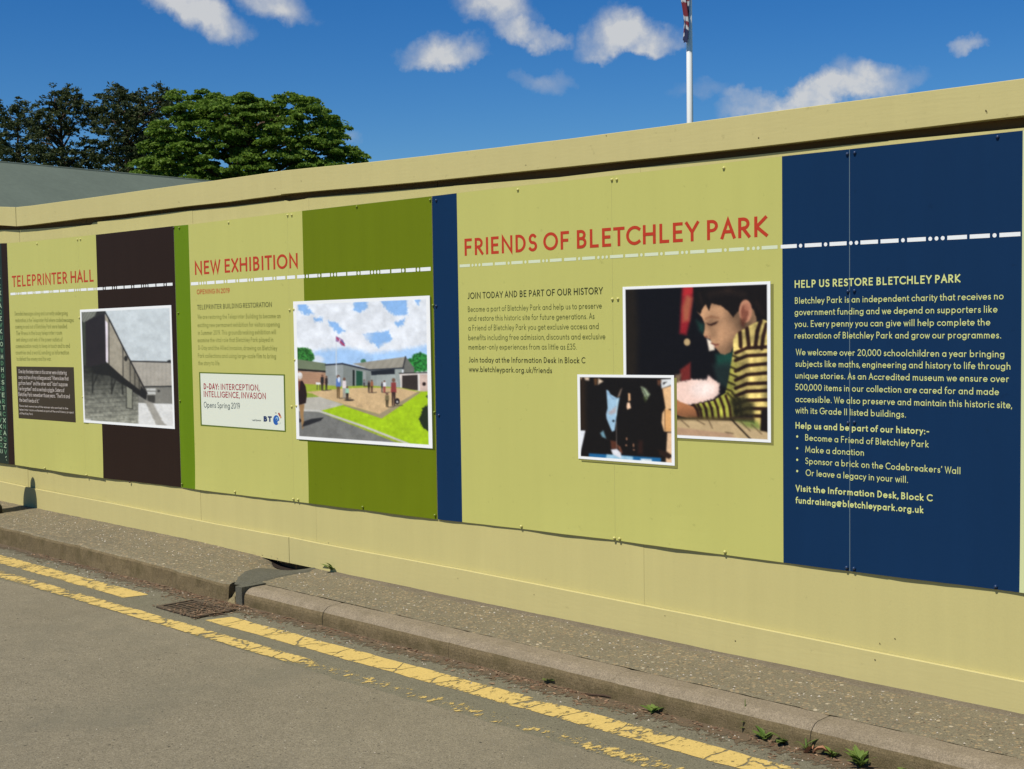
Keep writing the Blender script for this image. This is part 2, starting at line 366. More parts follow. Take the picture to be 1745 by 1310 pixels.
# worn double yellow lines
def yellow_mat(name, x_break, seed, base_thr, rgb=(214, 184, 104), crack=True):
    m = bpy.data.materials.new(name); m.use_nodes = True; t = m.node_tree; bs = t.nodes['Principled BSDF']
    bs.inputs['Roughness'].default_value = .8
    tco = N(t, 'ShaderNodeTexCoord'); mp = N(t, 'ShaderNodeMapping'); mp.inputs['Location'].default_value = (seed, 0, 0)
    mp.inputs['Rotation'].default_value = (0, 0, R(-18)); mp.inputs['Scale'].default_value = (1.5, .85, 1)
    t.links.new(tco.outputs['Object'], mp.inputs[0])
    n1 = N(t, 'ShaderNodeTexNoise', ins={'Scale': 20.0, 'Detail': 9.0, 'Roughness': .74}); t.links.new(mp.outputs[0], n1.inputs['Vector'])
    n2 = N(t, 'ShaderNodeTexNoise', ins={'Scale': 2.6, 'Detail': 2.0}); t.links.new(mp.outputs[0], n2.inputs['Vector'])
    sp = N(t, 'ShaderNodeSeparateXYZ'); t.links.new(tco.outputs['Object'], sp.inputs[0])
    at = N(t, 'ShaderNodeAttribute', attribute_name='wear')
    thr = math_n(t, 'ADD', math_n(t, 'MULTIPLY_ADD', n2.outputs['Fac'], .22, base_thr-.11), at.outputs['Fac'])
    keep = math_n(t, 'MULTIPLY_ADD', math_n(t, 'SUBTRACT', n1.outputs['Fac'], thr), 22.0, .5, clamp=True)
    if crack:
        mq = N(t, 'ShaderNodeMapping'); mq.inputs['Location'].default_value = (seed*3, 1, 0); mq.inputs['Scale'].default_value = (1.0, .45, 1); t.links.new(tco.outputs['Object'], mq.inputs[0])
        nd = N(t, 'ShaderNodeTexNoise', ins={'Scale': 9.0, 'Detail': 4.0}); t.links.new(mq.outputs[0], nd.inputs['Vector'])
        va = N(t, 'ShaderNodeVectorMath', operation='SCALE'); va.inputs['Scale'].default_value = .12; t.links.new(nd.outputs['Color'], va.inputs[0])
        vb_ = N(t, 'ShaderNodeVectorMath', operation='ADD'); t.links.new(mq.outputs[0], vb_.inputs[0]); t.links.new(va.outputs[0], vb_.inputs[1])
        vo = N(t, 'ShaderNodeTexVoronoi', feature='DISTANCE_TO_EDGE', ins={'Scale': 4.2}); t.links.new(vb_.outputs[0], vo.inputs['Vector'])
        keep = math_n(t, 'MULTIPLY', keep, math_n(t, 'MULTIPLY_ADD', math_n(t, 'SUBTRACT', vo.outputs['Distance'], .012), 60.0, .5, clamp=True))
    n3 = N(t, 'ShaderNodeTexNoise', ins={'Scale': 120.0, 'Detail': 3.0}); t.links.new(tco.outputs['Object'], n3.inputs['Vector'])
    v = N(t, 'ShaderNodeVectorMath', operation='SCALE'); v.inputs[0].default_value = tuple(.80*x for x in lin(rgb))
    t.links.new(math_n(t, 'MULTIPLY_ADD', n3.outputs['Fac'], .5, .75), v.inputs['Scale']); t.links.new(v.outputs[0], bs.inputs['Base Color'])
    tr = N(t, 'ShaderNodeBsdfTransparent'); mx = N(t, 'ShaderNodeMixShader')
    t.links.new(keep, mx.inputs[0]); t.links.new(tr.outputs[0], mx.inputs[1]); t.links.new(bs.outputs[0], mx.inputs[2])
    t.links.new(mx.outputs[0], t.nodes['Material Output'].inputs['Surface']); return m
def line_strip(segs, yc, hw, m, wearfn):
    b = MB(); wear = []
    for (xa, xb) in segs:
        xs = np.arange(xa, xb, .03); J = 7
        base = len(b.v)
        for x in xs:
            for j in range(J):
                s = j/(J-1)*2-1
                b.v.append((x+.02*s, yc+s*(hw+.006*wob(x, 4, s)), ROADZ+.0030-.012*max(0, 3.9-yc)/6)); wear.append(wearfn(x, s))
        for i in range(len(xs)-1):
            for j in range(J-1): b.f.append((base+i*J+j, base+(i+1)*J+j, base+(i+1)*J+j+1, base+i*J+j+1)); b.m.append(0)
    o = b.build('yellow_line', m)
    a = o.data.attributes.new('wear', 'FLOAT', 'POINT'); a.data.foreach_set('value', wear)
    return tag(o, kind='structure')
line_strip([(-16, -6.86), (-6.05, 7)], 3.855, .068, yellow_mat('yellow_paint_inner', 0, 3.0, .385),
           lambda x, s: .06*abs(s)**3+(.05 if x < -7.2 else 0)+(.035 if x > -4.3 else 0))
line_strip([(-16, 7)], 3.632, .050, yellow_mat('yellow_paint_outer', 0, 9.0, .40),
           lambda x, s: .07*abs(s)**2+(.05 if x < -6.9 else 0)+.150*min(1, max(0, (x+5.15)/.25))-.03*min(1, max(0, (x+3.4)/.5)))

dirt = line_strip([(-14, 6)], 4.055, .075, yellow_mat('gutter_dirt', 0, 5.0, .46, (104, 88, 64), False), lambda x, s: .03-.15*(s+.3)+(.05 if x < -7.6 else 0))
dirt.name = 'gutter_dirt'
# ------------------------------------------------------------------ hoarding (the painted timber fence)
XR = 3.0
fence = thing('hoarding_fence', (-6, D, 0), 'cream painted plywood hoarding fence with top fascia board and skirting, behind the signs', 'fence')
def tab(pts, y):
    t = sorted(wall(px, py, y) for px, py in pts); return [(-14, t[0][1]+(t[0][1]-t[1][1])/(t[1][0]-t[0][0])*.3)]+t+[(4, t[-1][1])]
YF = D-.0230
TOPZ = tab([(0, 352), (32, 353), (156, 336.4), (300, 316), (340, 311), (481, 290.8), (484, 290), (650, 274), (949, 239), (1169, 209.7), (1457, 171), (1745, 133.3)], YF)
FBZ = tab([(0, 383.4), (32, 385.6), (150, 370.5), (200, 366), (300, 353), (400, 342), (483, 331), (700, 312.5), (1150, 266.3), (1250, 256), (1745, 198)], YF)
SKZ = tab([(0, 820), (60, 833), (180, 855.5), (293, 878), (380, 895), (497, 916), (560, 929), (800, 973), (1200, 1052), (1745, 1162)], D-.019)
BSZ = [(-14, .012), (-10.5, .016), (-10, .010), (-7.4, .010), (-6.85, .002), (-6.4, .002), (-5.4, -.012), (3, -.018)]
def ip(tb, x): return float(np.interp(x, [p[0] for p in tb], [p[1] for p in tb]))
PLYT = tab([(0, 391.5), (33, 391.5), (153.6, 383), (154.4, 379.5), (200, 373.5), (300, 361), (400, 351), (486, 341), (487, 343.5), (522.5, 338.5), (523.5, 336.8), (700, 322.5), (950, 302), (1150, 278.5), (1450, 246), (1745, 217.5)], D)
# plywood sheets
seam = [wall(784, 930)[0], wall(1100.6, 970)[0], wall(1513.5, 1040)[0]]
pitch = (seam[2]-seam[0])/2
sheets = [seam[0]+pitch*k for k in range(-7, 7)]
for k in range(len(sheets)-1):
    x0, x1 = sheets[k]+.0003, sheets[k+1]-.0003
    yo = {0: .006}.get(k, 0)+random.uniform(-.0012, .0012)+(.008 if x1 < -8.7 else 0)
    b = MB(); xs = np.linspace(x0, x1, 33); zs = [-1]+list(np.linspace(.1, 1, 7)); vs = []
    for z_ in zs:
        for x in xs:
            z = .03 if z_ < 0 else .03+z_*(ip(PLYT, x)-.03)
            s = (x-x0)/(x1-x0); vs.append((x, D+yo-.002*math.sin(math.pi*s)*math.sin(4*z_), z))
    n = len(xs); b.add(vs, [(j*n+i, j*n+i+1, (j+1)*n+i+1, (j+1)*n+i) for j in range(len(zs)-1) for i in range(n-1)])
    vb = [(x, y+.018, z) for x, y, z in vs]; b.add(vb, [(j*n+i, (j+1)*n+i, (j+1)*n+i+1, j*n+i+1) for j in range(len(zs)-1) for i in range(n-1)], 1)
    top = (len(zs)-1)*n
    b.add([vs[top+i] for i in range(n)]+[vb[top+i] for i in range(n)], [(i, i+1, n+i+1, n+i) for i in range(n-1)])
    for i in (0, n-1): b.add([vs[j*n+i] for j in range(len(zs))]+[vb[j*n+i] for j in range(len(zs))], [(j, j+1, len(zs)+j+1, len(zs)+j) if i == 0 else (j, len(zs)+j, len(zs)+j+1, j+1) for j in range(len(zs)-1)], 1)
    b.build('plywood_sheet', [m_cream, m_back], fence)
def long_board(name, x0, x1, ztop, zbot, yfront, yback, m, roundz=.002, step=.25):
    b = MB(); nxx = max(2, int((x1-x0)/step)+1); xs = np.linspace(x0, x1, nxx); vs = []
    for x in xs:
        zt, zb = ip(ztop, x), ip(zbot, x); yo = .0012*wob(x, .6, x0)
        zt += .0006*wob(x, 4, 2); zb += .0008*wob(x, 5, 1)
        vs += [(x, yfront+yo, zb), (x, yfront+yo, zt-roundz), (x, yfront+yo+roundz, zt), (x, yback, zt), (x, yback, zb)]
    n = 5
    for i in range(nxx-1):
        for j in range(n): b.add([vs[i*n+j], vs[(i+1)*n+j], vs[(i+1)*n+(j+1) % n], vs[i*n+(j+1) % n]], [(0, 1, 2, 3)])
    b.add(vs[:n], [(4, 3, 2, 1, 0)]); b.add(vs[-n:], [(0, 1, 2, 3, 4)])
    return b.build(name, m, fence)
xs1 = wall(484, 300)[0]
for xa, xb in ((-13.5, -8.02), (-8.015, -4.30), (-4.295, -.6), (-.595, XR)):
    b = MB(); b.box(xa, xb, D+.032, D+.08, -.2, .10); b.build('added_timber_rail', mat('bare_timber', (104, 80, 48), .85, .15, 6, stretch=(.3, 1, 4)), fence)  # backing added to block the blue light showing under the skirting
for xa, xb in ((-13.5, -9.02), (-9.015, -5.30), (-5.295, -1.6), (-1.595, XR)):
    b = MB(); xs = np.linspace(xa, xb, 12); vs = []
    for x in xs: t_ = ip(TOPZ, x)-.010; vs += [(x, D+.036, t_-.20), (x, D+.036, t_), (x, D+.085, t_), (x, D+.085, t_-.20)]
    b.add(vs, [(i*4+j, i*4+4+j, i*4+4+(j+1) % 4, i*4+(j+1) % 4) for i in range(11) for j in range(4)]+[(3, 2, 1, 0), (44, 45, 46, 47)])
    b.build('added_timber_rail', mat('bare_timber', (104, 80, 48), .85, .15, 6, stretch=(.3, 1, 4)), fence)  # bare timber added behind the slot to deepen the shade under the fascia
long_board('fascia_board', -13.5, -10.004, TOPZ, FBZ, D-.0225, D+.036, m_cream_b)
long_board('fascia_board', -10.0, xs1-.002, TOPZ, FBZ, D-.0220, D+.036, m_cream_b)
FB2 = [(x, z+.004*(x > -7)) for x, z in FBZ]
long_board('fascia_board', xs1, XR, TOPZ, FB2, D-.0240, D+.036, m_cream_b)
xk = wall(497, 930)[0]
long_board('skirting_board', -13.5, xk-.002, SKZ, BSZ, D-.019, D-.0035, m_cream_b)
long_board('skirting_board', xk+.001, XR, SKZ, BSZ, D-.0185, D-.0035, m_cream_b)
b = MB()
for px, py, yo in [(304.6, 344, .0245), (513, 308, .026), (468.5, 321, .0245), (896, 281, .026), (1033, 231, .026), (1292.6, 234.6, .026), (1680, 188, .026), (1681.5, 190.5, .026),
                   (1525, 1088, .004), (1499, 1096, .004), (1253, 1092, .0205), (1491, 1124, .0205), (1133, 1049, .0205), (560, 925, .0205), (780, 985, .0205), (910, 1013, .0205)]:
    x, z = wall(px, py, D-yo); r = random.uniform(.0020, .0036)
    b.add([(x+r*math.cos(a), D-yo, z+r*math.sin(a)*.8) for a in np.linspace(0, 2*math.pi, 9)[:-1]]+[(x, D-yo-.001, z)], [(i, 8, (i+1) % 8) for i in range(8)])
b.build('nail_head', m_nail, fence)

# ------------------------------------------------------------------ lettering: a stroked geometric sans
def arc(cx, cy, rx, ry, a0, a1, n=None):
    n = n or max(4, int(abs(a1-a0)/20)); return [(cx+rx*math.cos(R(a0+(a1-a0)*i/n)), cy+ry*math.sin(R(a0+(a1-a0)*i/n))) for i in range(n+1)]
O_ = lambda rx=.28, ry=.3, cx=None: arc(rx if cx is None else cx, ry, rx, ry, 0, 360, 20)
X_ = .60
G = {
 'A': (.64, [[(0, 0), (.32, 1), (.64, 0)], [(.12, .33), (.52, .33)]]),
 'B': (.46, [[(0, 0), (0, 1), (.2, 1)]+arc(.2, .77, .21, .23, 90, -90)+[(0, .54)], [(.2, .54)]+arc(.21, .27, .25, .27, 90, -90)+[(0, 0)]]),
 'C': (.68, [arc(.43, .5, .43, .5, 50, 310, 18)]),
 'D': (.56, [[(0, 0), (0, 1), (.14, 1)]+arc(.14, .5, .42, .5, 90, -90, 14)+[(0, 0)]]),
 'E': (.4, [[(.4, 1), (0, 1), (0, 0), (.4, 0)], [(0, .52), (.36, .52)]]),
 'F': (.4, [[(.4, 1), (0, 1), (0, 0)], [(0, .5), (.35, .5)]]),
 'G': (.74, [arc(.43, .5, .43, .5, 50, 340, 18)+[(.84, .48), (.5, .48)]]),
 'H': (.6, [[(0, 0), (0, 1)], [(.6, 0), (.6, 1)], [(0, .52), (.6, .52)]]),
 'I': (0, [[(0, 0), (0, 1)]]),
 'J': (.22, [[(.22, 1), (.22, .18)]+arc(.02, .18, .2, .2, 0, -100)]),
 'K': (.54, [[(0, 0), (0, 1)], [(.5, 1), (.04, .5), (.54, 0)]]),
 'L': (.4, [[(0, 1), (0, 0), (.4, 0)]]),
 'M': (.8, [[(0, 0), (.08, 1), (.4, .18), (.72, 1), (.8, 0)]]),
 'N': (.62, [[(0, 0), (0, 1), (.62, 0), (.62, 1)]]),
 'O': (.84, [arc(.42, .5, .42, .5, 0, 360, 26)]),
 'P': (.44, [[(0, 0), (0, 1), (.18, 1)]+arc(.18, .73, .26, .27, 90, -90)+[(0, .46)]]),
 'Q': (.84, [arc(.42, .5, .42, .5, 0, 360, 26), [(.5, .22), (.84, -.06)]]),
 'R': (.46, [[(0, 0), (0, 1), (.18, 1)]+arc(.18, .73, .26, .27, 90, -90)+[(0, .46)], [(.18, .46), (.48, 0)]]),
 'S': (.46, [arc(.24, .745, .2, .255, 38, 255)+arc(.23, .25, .23, .25, 75, -145)]),
 'T': (.54, [[(0, 1), (.54, 1)], [(.27, 1), (.27, 0)]]),
 'U': (.56, [[(0, 1), (0, .28)]+arc(.28, .28, .28, .28, 180, 360)+[(.56, 1)]]),
 'V': (.62, [[(0, 1), (.31, 0), (.62, 1)]]),
 'W': (.92, [[(0, 1), (.23, 0), (.46, .95), (.69, 0), (.92, 1)]]),
 'X': (.56, [[(0, 0), (.56, 1)], [(0, 1), (.56, 0)]]),
 'Y': (.62, [[(0, 1), (.31, .45), (.62, 1)], [(.31, .45), (.31, 0)]]),
 'Z': (.5, [[(0, 1), (.5, 1), (0, 0), (.5, 0)]]),
 'a': (.52, [O_(.27), [(.53, X_), (.53, 0)]]), 'b': (.54, [[(0, 1.02), (0, 0)], O_(.27)]),
 'c': (.45, [arc(.28, .3, .28, .3, 48, 312)]), 'd': (.54, [O_(.27), [(.54, 1.02), (.54, 0)]]),
 'e': (.54, [[(.02, .3), (.54, .3)]+arc(.27, .3, .27, .3, 8, 312)]),
 'f': (.27, [[(.09, 0), (.09, .8)]+arc(.27, .8, .18, .22, 170, 80), [(0, X_), (.27, X_)]]),
 'g': (.54, [O_(.27), [(.54, X_), (.54, -.04)]+arc(.27, -.04, .27, .25, 0, -150)]),
 'h': (.44, [[(0, 1.02), (0, 0)], [(0, .3)]+arc(.22, .37, .22, .23, 170, 0)+[(.44, 0)]]),
 'i': (0, [[(0, X_), (0, 0)], [(0, .86), (0, .88)]]),
 'j': (.02, [[(0, X_), (0, -.12)]+arc(-.14, -.12, .14, .16, 0, -80), [(0, .86), (0, .88)]]),
 'k': (.4, [[(0, 1.02), (0, 0)], [(.37, X_), (.04, .3), (.4, 0)]]), 'l': (0, [[(0, 1.02), (0, 0)]]),
 'm': (.74, [[(0, X_), (0, 0)], [(0, .3)]+arc(.185, .4, .185, .2, 170, 0)+[(.37, 0)], [(.37, .32)]+arc(.555, .4, .185, .2, 170, 0)+[(.74, 0)]]),
 'n': (.43, [[(0, X_), (0, 0)], [(0, .3)]+arc(.215, .37, .215, .23, 170, 0)+[(.43, 0)]]),
 'o': (.57, [O_(.285)]), 'p': (.54, [[(0, X_), (0, -.28)], O_(.27)]), 'q': (.54, [O_(.27), [(.54, X_), (.54, -.28)]]),
 'r': (.25, [[(0, X_), (0, 0)], [(0, .3)]+arc(.19, .38, .19, .22, 170, 70)]),
 's': (.33, [arc(.18, .445, .14, .155, 35, 255)+arc(.17, .15, .16, .15, 75, -150)]),
 't': (.27, [[(.1, .84), (.1, .14)]+arc(.22, .14, .12, .14, 190, 290), [(0, X_), (.27, X_)]]),
 'u': (.43, [[(0, X_), (0, .22)]+arc(.215, .22, .215, .22, 180, 350), [(.43, X_), (.43, 0)]]),
 'v': (.46, [[(0, X_), (.23, 0), (.46, X_)]]), 'w': (.7, [[(0, X_), (.18, 0), (.35, .56), (.52, 0), (.7, X_)]]),
 'x': (.42, [[(0, 0), (.42, X_)], [(0, X_), (.42, 0)]]), 'y': (.46, [[(0, X_), (.23, .02)], [(.46, X_), (.1, -.28)]]),
 'z': (.38, [[(0, X_), (.38, X_), (0, 0), (.38, 0)]]),
 '0': (.56, [arc(.28, .5, .28, .5, 0, 360, 22)]), '1': (.2, [[(0, .82), (.2, 1), (.2, 0)]]),
 '2': (.48, [arc(.23, .74, .22, .26, 165, -35)+[(0, 0), (.48, 0)]]),
 '3': (.44, [arc(.2, .77, .21, .23, 150, -80)+arc(.19, .27, .25, .27, 85, -150)]),
 '4': (.5, [[(.38, 0), (.38, 1), (0, .25), (.5, .25)]]),
 '5': (.46, [[(.42, 1), (.08, 1), (.04, .55)]+arc(.2, .31, .26, .31, 110, -145)]),
 '9': (.48, [arc(.24, .7, .24, .3, 0, 360, 20), [(.48, .7), (.42, .35), (.22, 0)]]),
 '.': (0, [[(0, 0), (0, .02)]]), ',': (0, [[(.02, .03), (-.03, -.14)]]), ':': (0, [[(0, 0), (0, .02)], [(0, .5), (0, .52)]]),
 '-': (.24, [[(0, .36), (.24, .36)]]), "'": (0, [[(.02, 1), (-.02, .82)]]), '"': (.14, [[(0, 1), (0, .82)], [(.14, 1), (.14, .82)]]),
 '/': (.36, [[(0, -.1), (.36, 1.05)]]), '!': (0, [[(0, .3), (0, 1)], [(0, 0), (0, .02)]]), '?': (.36, [arc(.18, .77, .18, .23, 170, -70)+[(.18, .3)], [(.18, 0), (.18, .02)]]),
 '@': (.8, [arc(.4, .36, .4, .42, -60, -330, 20)+[(.62, .3), (.56, .18)], arc(.4, .34, .17, .2, 0, 360, 14)]),
 '\u00a3': (.48, [arc(.28, .76, .18, .24, 20, 180)+[(.1, .1), (0, 0), (.48, 0)], [(0, .46), (.36, .46)]]),
}
STRAIGHT = set('BDEFHIKLMNPRUbhiklmnpru!1.:')
def sidebear(ch, left):
    if ch in 'AVWYTXvwyxftz/,': return .03
    if ch in 'COQGSceogdqaSsJ390@2\u00a3': return .065 if left or ch not in 'gdqaJ' else .11
    return .11
def stroke_poly(pts, w, closed=False):
    P = [np.array(p, float) for p in pts]
    q = [P[0]]
    for p in P[1:]:
        if np.linalg.norm(p-q[-1]) > 1e-6: q.append(p)
    P = q; closed = len(P) > 3 and np.linalg.norm(P[0]-P[-1]) < 1e-6
    if closed: P = P[:-1]
    n = len(P); h = w/2
    if not closed:
        d = P[1]-P[0]; P[0] = P[0]-d/np.linalg.norm(d)*h*.98
        d = P[-1]-P[-2]; P[-1] = P[-1]+d/np.linalg.norm(d)*h*.98
    Lf, Rt = [], []
    for i in range(n):
        a = P[(i-1) % n] if (closed or i > 0) else None; c = P[(i+1) % n] if (closed or i < n-1) else None
        d1 = (P[i]-a)/np.linalg.norm(P[i]-a) if a is not None else None
        d2 = (c-P[i])/np.linalg.norm(c-P[i]) if c is not None else None
        if d1 is None: d1 = d2
        if d2 is None: d2 = d1
        n1 = np.array([-d1[1], d1[0]]); n2 = np.array([-d2[1], d2[0]]); m = n1+n2
        l = np.linalg.norm(m); m = m/l if l > 1e-6 else n1
        k = h/max(.38, float(m@n1)); Lf.append(P[i]+m*k); Rt.append(P[i]-m*k)
    quads = [(Rt[i], Rt[(i+1) % n], Lf[(i+1) % n], Lf[i]) for i in range(n if closed else n-1)]
    return quads
def text_line(b, text, x0, z0, x1, z1, cap, w, y, mi=0, slack=None):
    adv = 0; pos = []; prev = None
    for ch in text:
        if ch == ' ': adv += .30; prev = None; continue
        g = G.get(ch) or G['-']
        adv += sidebear(ch, True)+w/2 if prev is not None or pos else 0
        pos.append((g, adv)); adv += g[0]+w/2+sidebear(ch, False); prev = ch
    total = adv-.06
    k = (x1-x0)/(total*cap); slope = (z1-z0)/(x1-x0)
    for g, a in pos:
        for si, st in enumerate(g[1]):
            pts = [(px, w/2+py*(1-w)) for px, py in st]
            for qi, q in enumerate(stroke_poly(pts, w)):
                vs = []
                for p in q:
                    X = x0+(a+p[0])*cap*k; vs.append((X, y-.00030*si-.000012*qi, z0+(X-x0)*slope+p[1]*cap))
                b.add(vs, [(0, 1, 2, 3)], mi)
YT = D-.0088        # plane of the printed ink, just proud of the sign boards
def px_text(b, text, xl, yl, xr, yr, cap_px, w, y=YT, mi=0):
    x0, z0 = wall(xl, yl, y); x1, z1 = wall(xr, yr, y); cap = wall(xl, yl-cap_px, y)[1]-z0
    text_line(b, text, x0, z0, x1, z1, cap, w, y, mi)

# ------------------------------------------------------------------ printed pictures, painted point by point
class Paint:
    def __init__(s, corners, ox, oy, sc, nx, ny):
        c = [wall(*p, YT) for p in corners]                 # TL TR BR BL on the board
        s.nx, s.ny = nx, ny
        U, V = np.meshgrid(np.linspace(0, 1, nx), np.linspace(0, 1, ny)); s.U, s.V = U.ravel(), V.ravel()
        xl, xr = (c[0][0]+c[3][0])/2, (c[1][0]+c[2][0])/2
        s.X = xl+(xr-xl)*s.U
        s.Z = (c[0][1]*(1-s.U)+c[1][1]*s.U)*(1-s.V)+(c[3][1]*(1-s.U)+c[2][1]*s.U)*s.V
        px, py = project(np.stack([s.X, np.full_like(s.X, YT), s.Z], 1)); s.u = (px-ox)/sc; s.v = (py-oy)/sc
        s.sc = sc; s.c = np.zeros((nx*ny, 3)); s.h = xr-xl; s.vv = c[0][1]-c[3][1]
        s.kS = 1.0; s.n1 = s.noise(60); s.n2 = s.noise(22); s.n3 = s.noise(9)
    def noise(s, cell):
        out = np.zeros_like(s.u); amp = 1; tot = 0
        for o in range(3):
            g = RNG.random((200, 200)); x = s.u/cell+20; y = s.v/cell+20
            i = np.floor(x).astype(int) % 198; j = np.floor(y).astype(int) % 198; fx = x-np.floor(x); fy = y-np.floor(y)
            fx = fx*fx*(3-2*fx); fy = fy*fy*(3-2*fy)
            out += amp*((g[j, i]*(1-fx)+g[j, i+1]*fx)*(1-fy)+(g[j+1, i]*(1-fx)+g[j+1, i+1]*fx)*fy); tot += amp; amp *= .5; cell /= 2
        return out/tot
    def blend(s, m, col, a=1.0):
        col = np.array(col, float); m = (m*a)[:, None]; s.c = s.c*(1-m)+col*m
    def sdf(s, pts, du=0, dv=0):
        u, v = s.u+du, s.v+dv; P = np.array(pts, float); d = np.full(u.shape, 1e18); sg = np.ones_like(u); n = len(P)
        for i in range(n):
            a, b_ = P[i], P[i-1]; e = b_-a; wx, wy = u-a[0], v-a[1]
            t = np.clip((wx*e[0]+wy*e[1])/(e@e+1e-12), 0, 1); d = np.minimum(d, (wx-e[0]*t)**2+(wy-e[1]*t)**2)
            c1 = v >= a[1]; c2 = v < b_[1]; c3 = e[0]*wy > e[1]*wx
            flip = (c1 & c2 & c3) | (~c1 & ~c2 & ~c3); sg = np.where(flip, -sg, sg)
        return sg*np.sqrt(d)
    def poly(s, pts, col, soft=3.0, a=1.0, rough=0):
        d = s.sdf(pts)+(rough*(s.n3-.5)*2 if rough else 0)
        soft = soft*s.kS; x = np.clip(.5-d/(2*soft), 0, 1); s.blend(x*x*(3-2*x), col, a); return x
    def ell(s, cx, cy, rx, ry, col, soft=.15, a=1.0, rough=0):
        r = np.sqrt(((s.u-cx)/rx)**2+((s.v-cy)/ry)**2)+(rough*(s.n2-.5)*2 if rough else 0)
        x = np.clip((1+soft-r)/(2*soft), 0, 1); s.blend(x*x*(3-2*x), col, a)
    def line(s, pts, w, col, a=1.0, soft=2.5):
        for p, q in zip(pts[:-1], pts[1:]):
            p, q = np.array(p, float), np.array(q, float); e = q-p; wx, wy = s.u-p[0], s.v-p[1]
            t = np.clip((wx*e[0]+wy*e[1])/(e@e+1e-9), 0, 1); d = np.hypot(wx-e[0]*t, wy-e[1]*t)-w/2
            s.blend(np.clip(.5-d/(2*soft), 0, 1), col, a)
    def tint(s, m, k):
        s.c = s.c*(1+(k-1)*np.asarray(m, float)[:, None])
    def blur(s, n=1):
        a = s.c.reshape(s.ny, s.nx, 3)
        for _ in range(n):
            a = np.pad(a, ((1, 1), (1, 1), (0, 0)), 'edge'); a = (a[:-2]+2*a[1:-1]+a[2:])/4; a = (a[:, :-2]+2*a[:, 1:-1]+a[:, 2:])/4
        s.c = a.reshape(-1, 3)
    def finish(s, name, parent, border, bcol=(233, 234, 232)):
        s.tint(s.n1-.5, 1.14); s.tint(s.n2-.5, 1.05); s.c += ((s.noise(5)-.5)*9)[:, None]
        bu = border[0]/s.h; d = np.minimum(np.minimum(s.U*s.h, (1-s.U)*s.h)-border[0], np.minimum(s.V*s.vv, (1-s.V)*s.vv)-border[1])
        m = np.clip(.5-d/.004, 0, 1); s.blend(m, bcol)
        b = MB(); nx, ny = s.nx, s.ny; y = D-.0105
        vs = list(zip(s.X, np.full_like(s.X, y), s.Z))
        b.add(vs, [(j*nx+i, (j+1)*nx+i, (j+1)*nx+i+1, j*nx+i+1) for j in range(ny-1) for i in range(nx-1)])
        per = [i for i in range(nx)]+[j*nx+nx-1 for j in range(1, ny)]+[(ny-1)*nx+i for i in range(nx-2, -1, -1)]+[j*nx for j in range(ny-2, 0, -1)]
        K = len(per); base = len(b.v)
        b.v += [b.v[i] for i in per]+[(b.v[i][0], D-.0083, b.v[i][2]) for i in per]
        for k in range(K): b.f.append((base+k, base+(k+1) % K, base+K+(k+1) % K, base+K+k)); b.m.append(0)
        o = b.build(name, m_photo, parent)
        col = lin_np(np.clip(s.c, 0, 255)); nv = len(o.data.vertices); arr = np.ones((nv, 4)); arr[:len(col), :3] = col; arr[len(col):, :3] = .7
        a = o.data.attributes.new('print', 'FLOAT_COLOR', 'POINT'); a.data.foreach_set('color', arr.ravel()); return o
m_photo = bpy.data.materials.new('printed_picture'); m_photo.use_nodes = True
_t = m_photo.node_tree; _a = N(_t, 'ShaderNodeAttribute', attribute_name='print'); _b = _t.nodes['Principled BSDF']
_b.inputs['Roughness'].default_value = .45; _b.inputs['Specular IOR Level'].default_value = .25; _t.links.new(_a.outputs['Color'], _b.inputs['Base Color'])

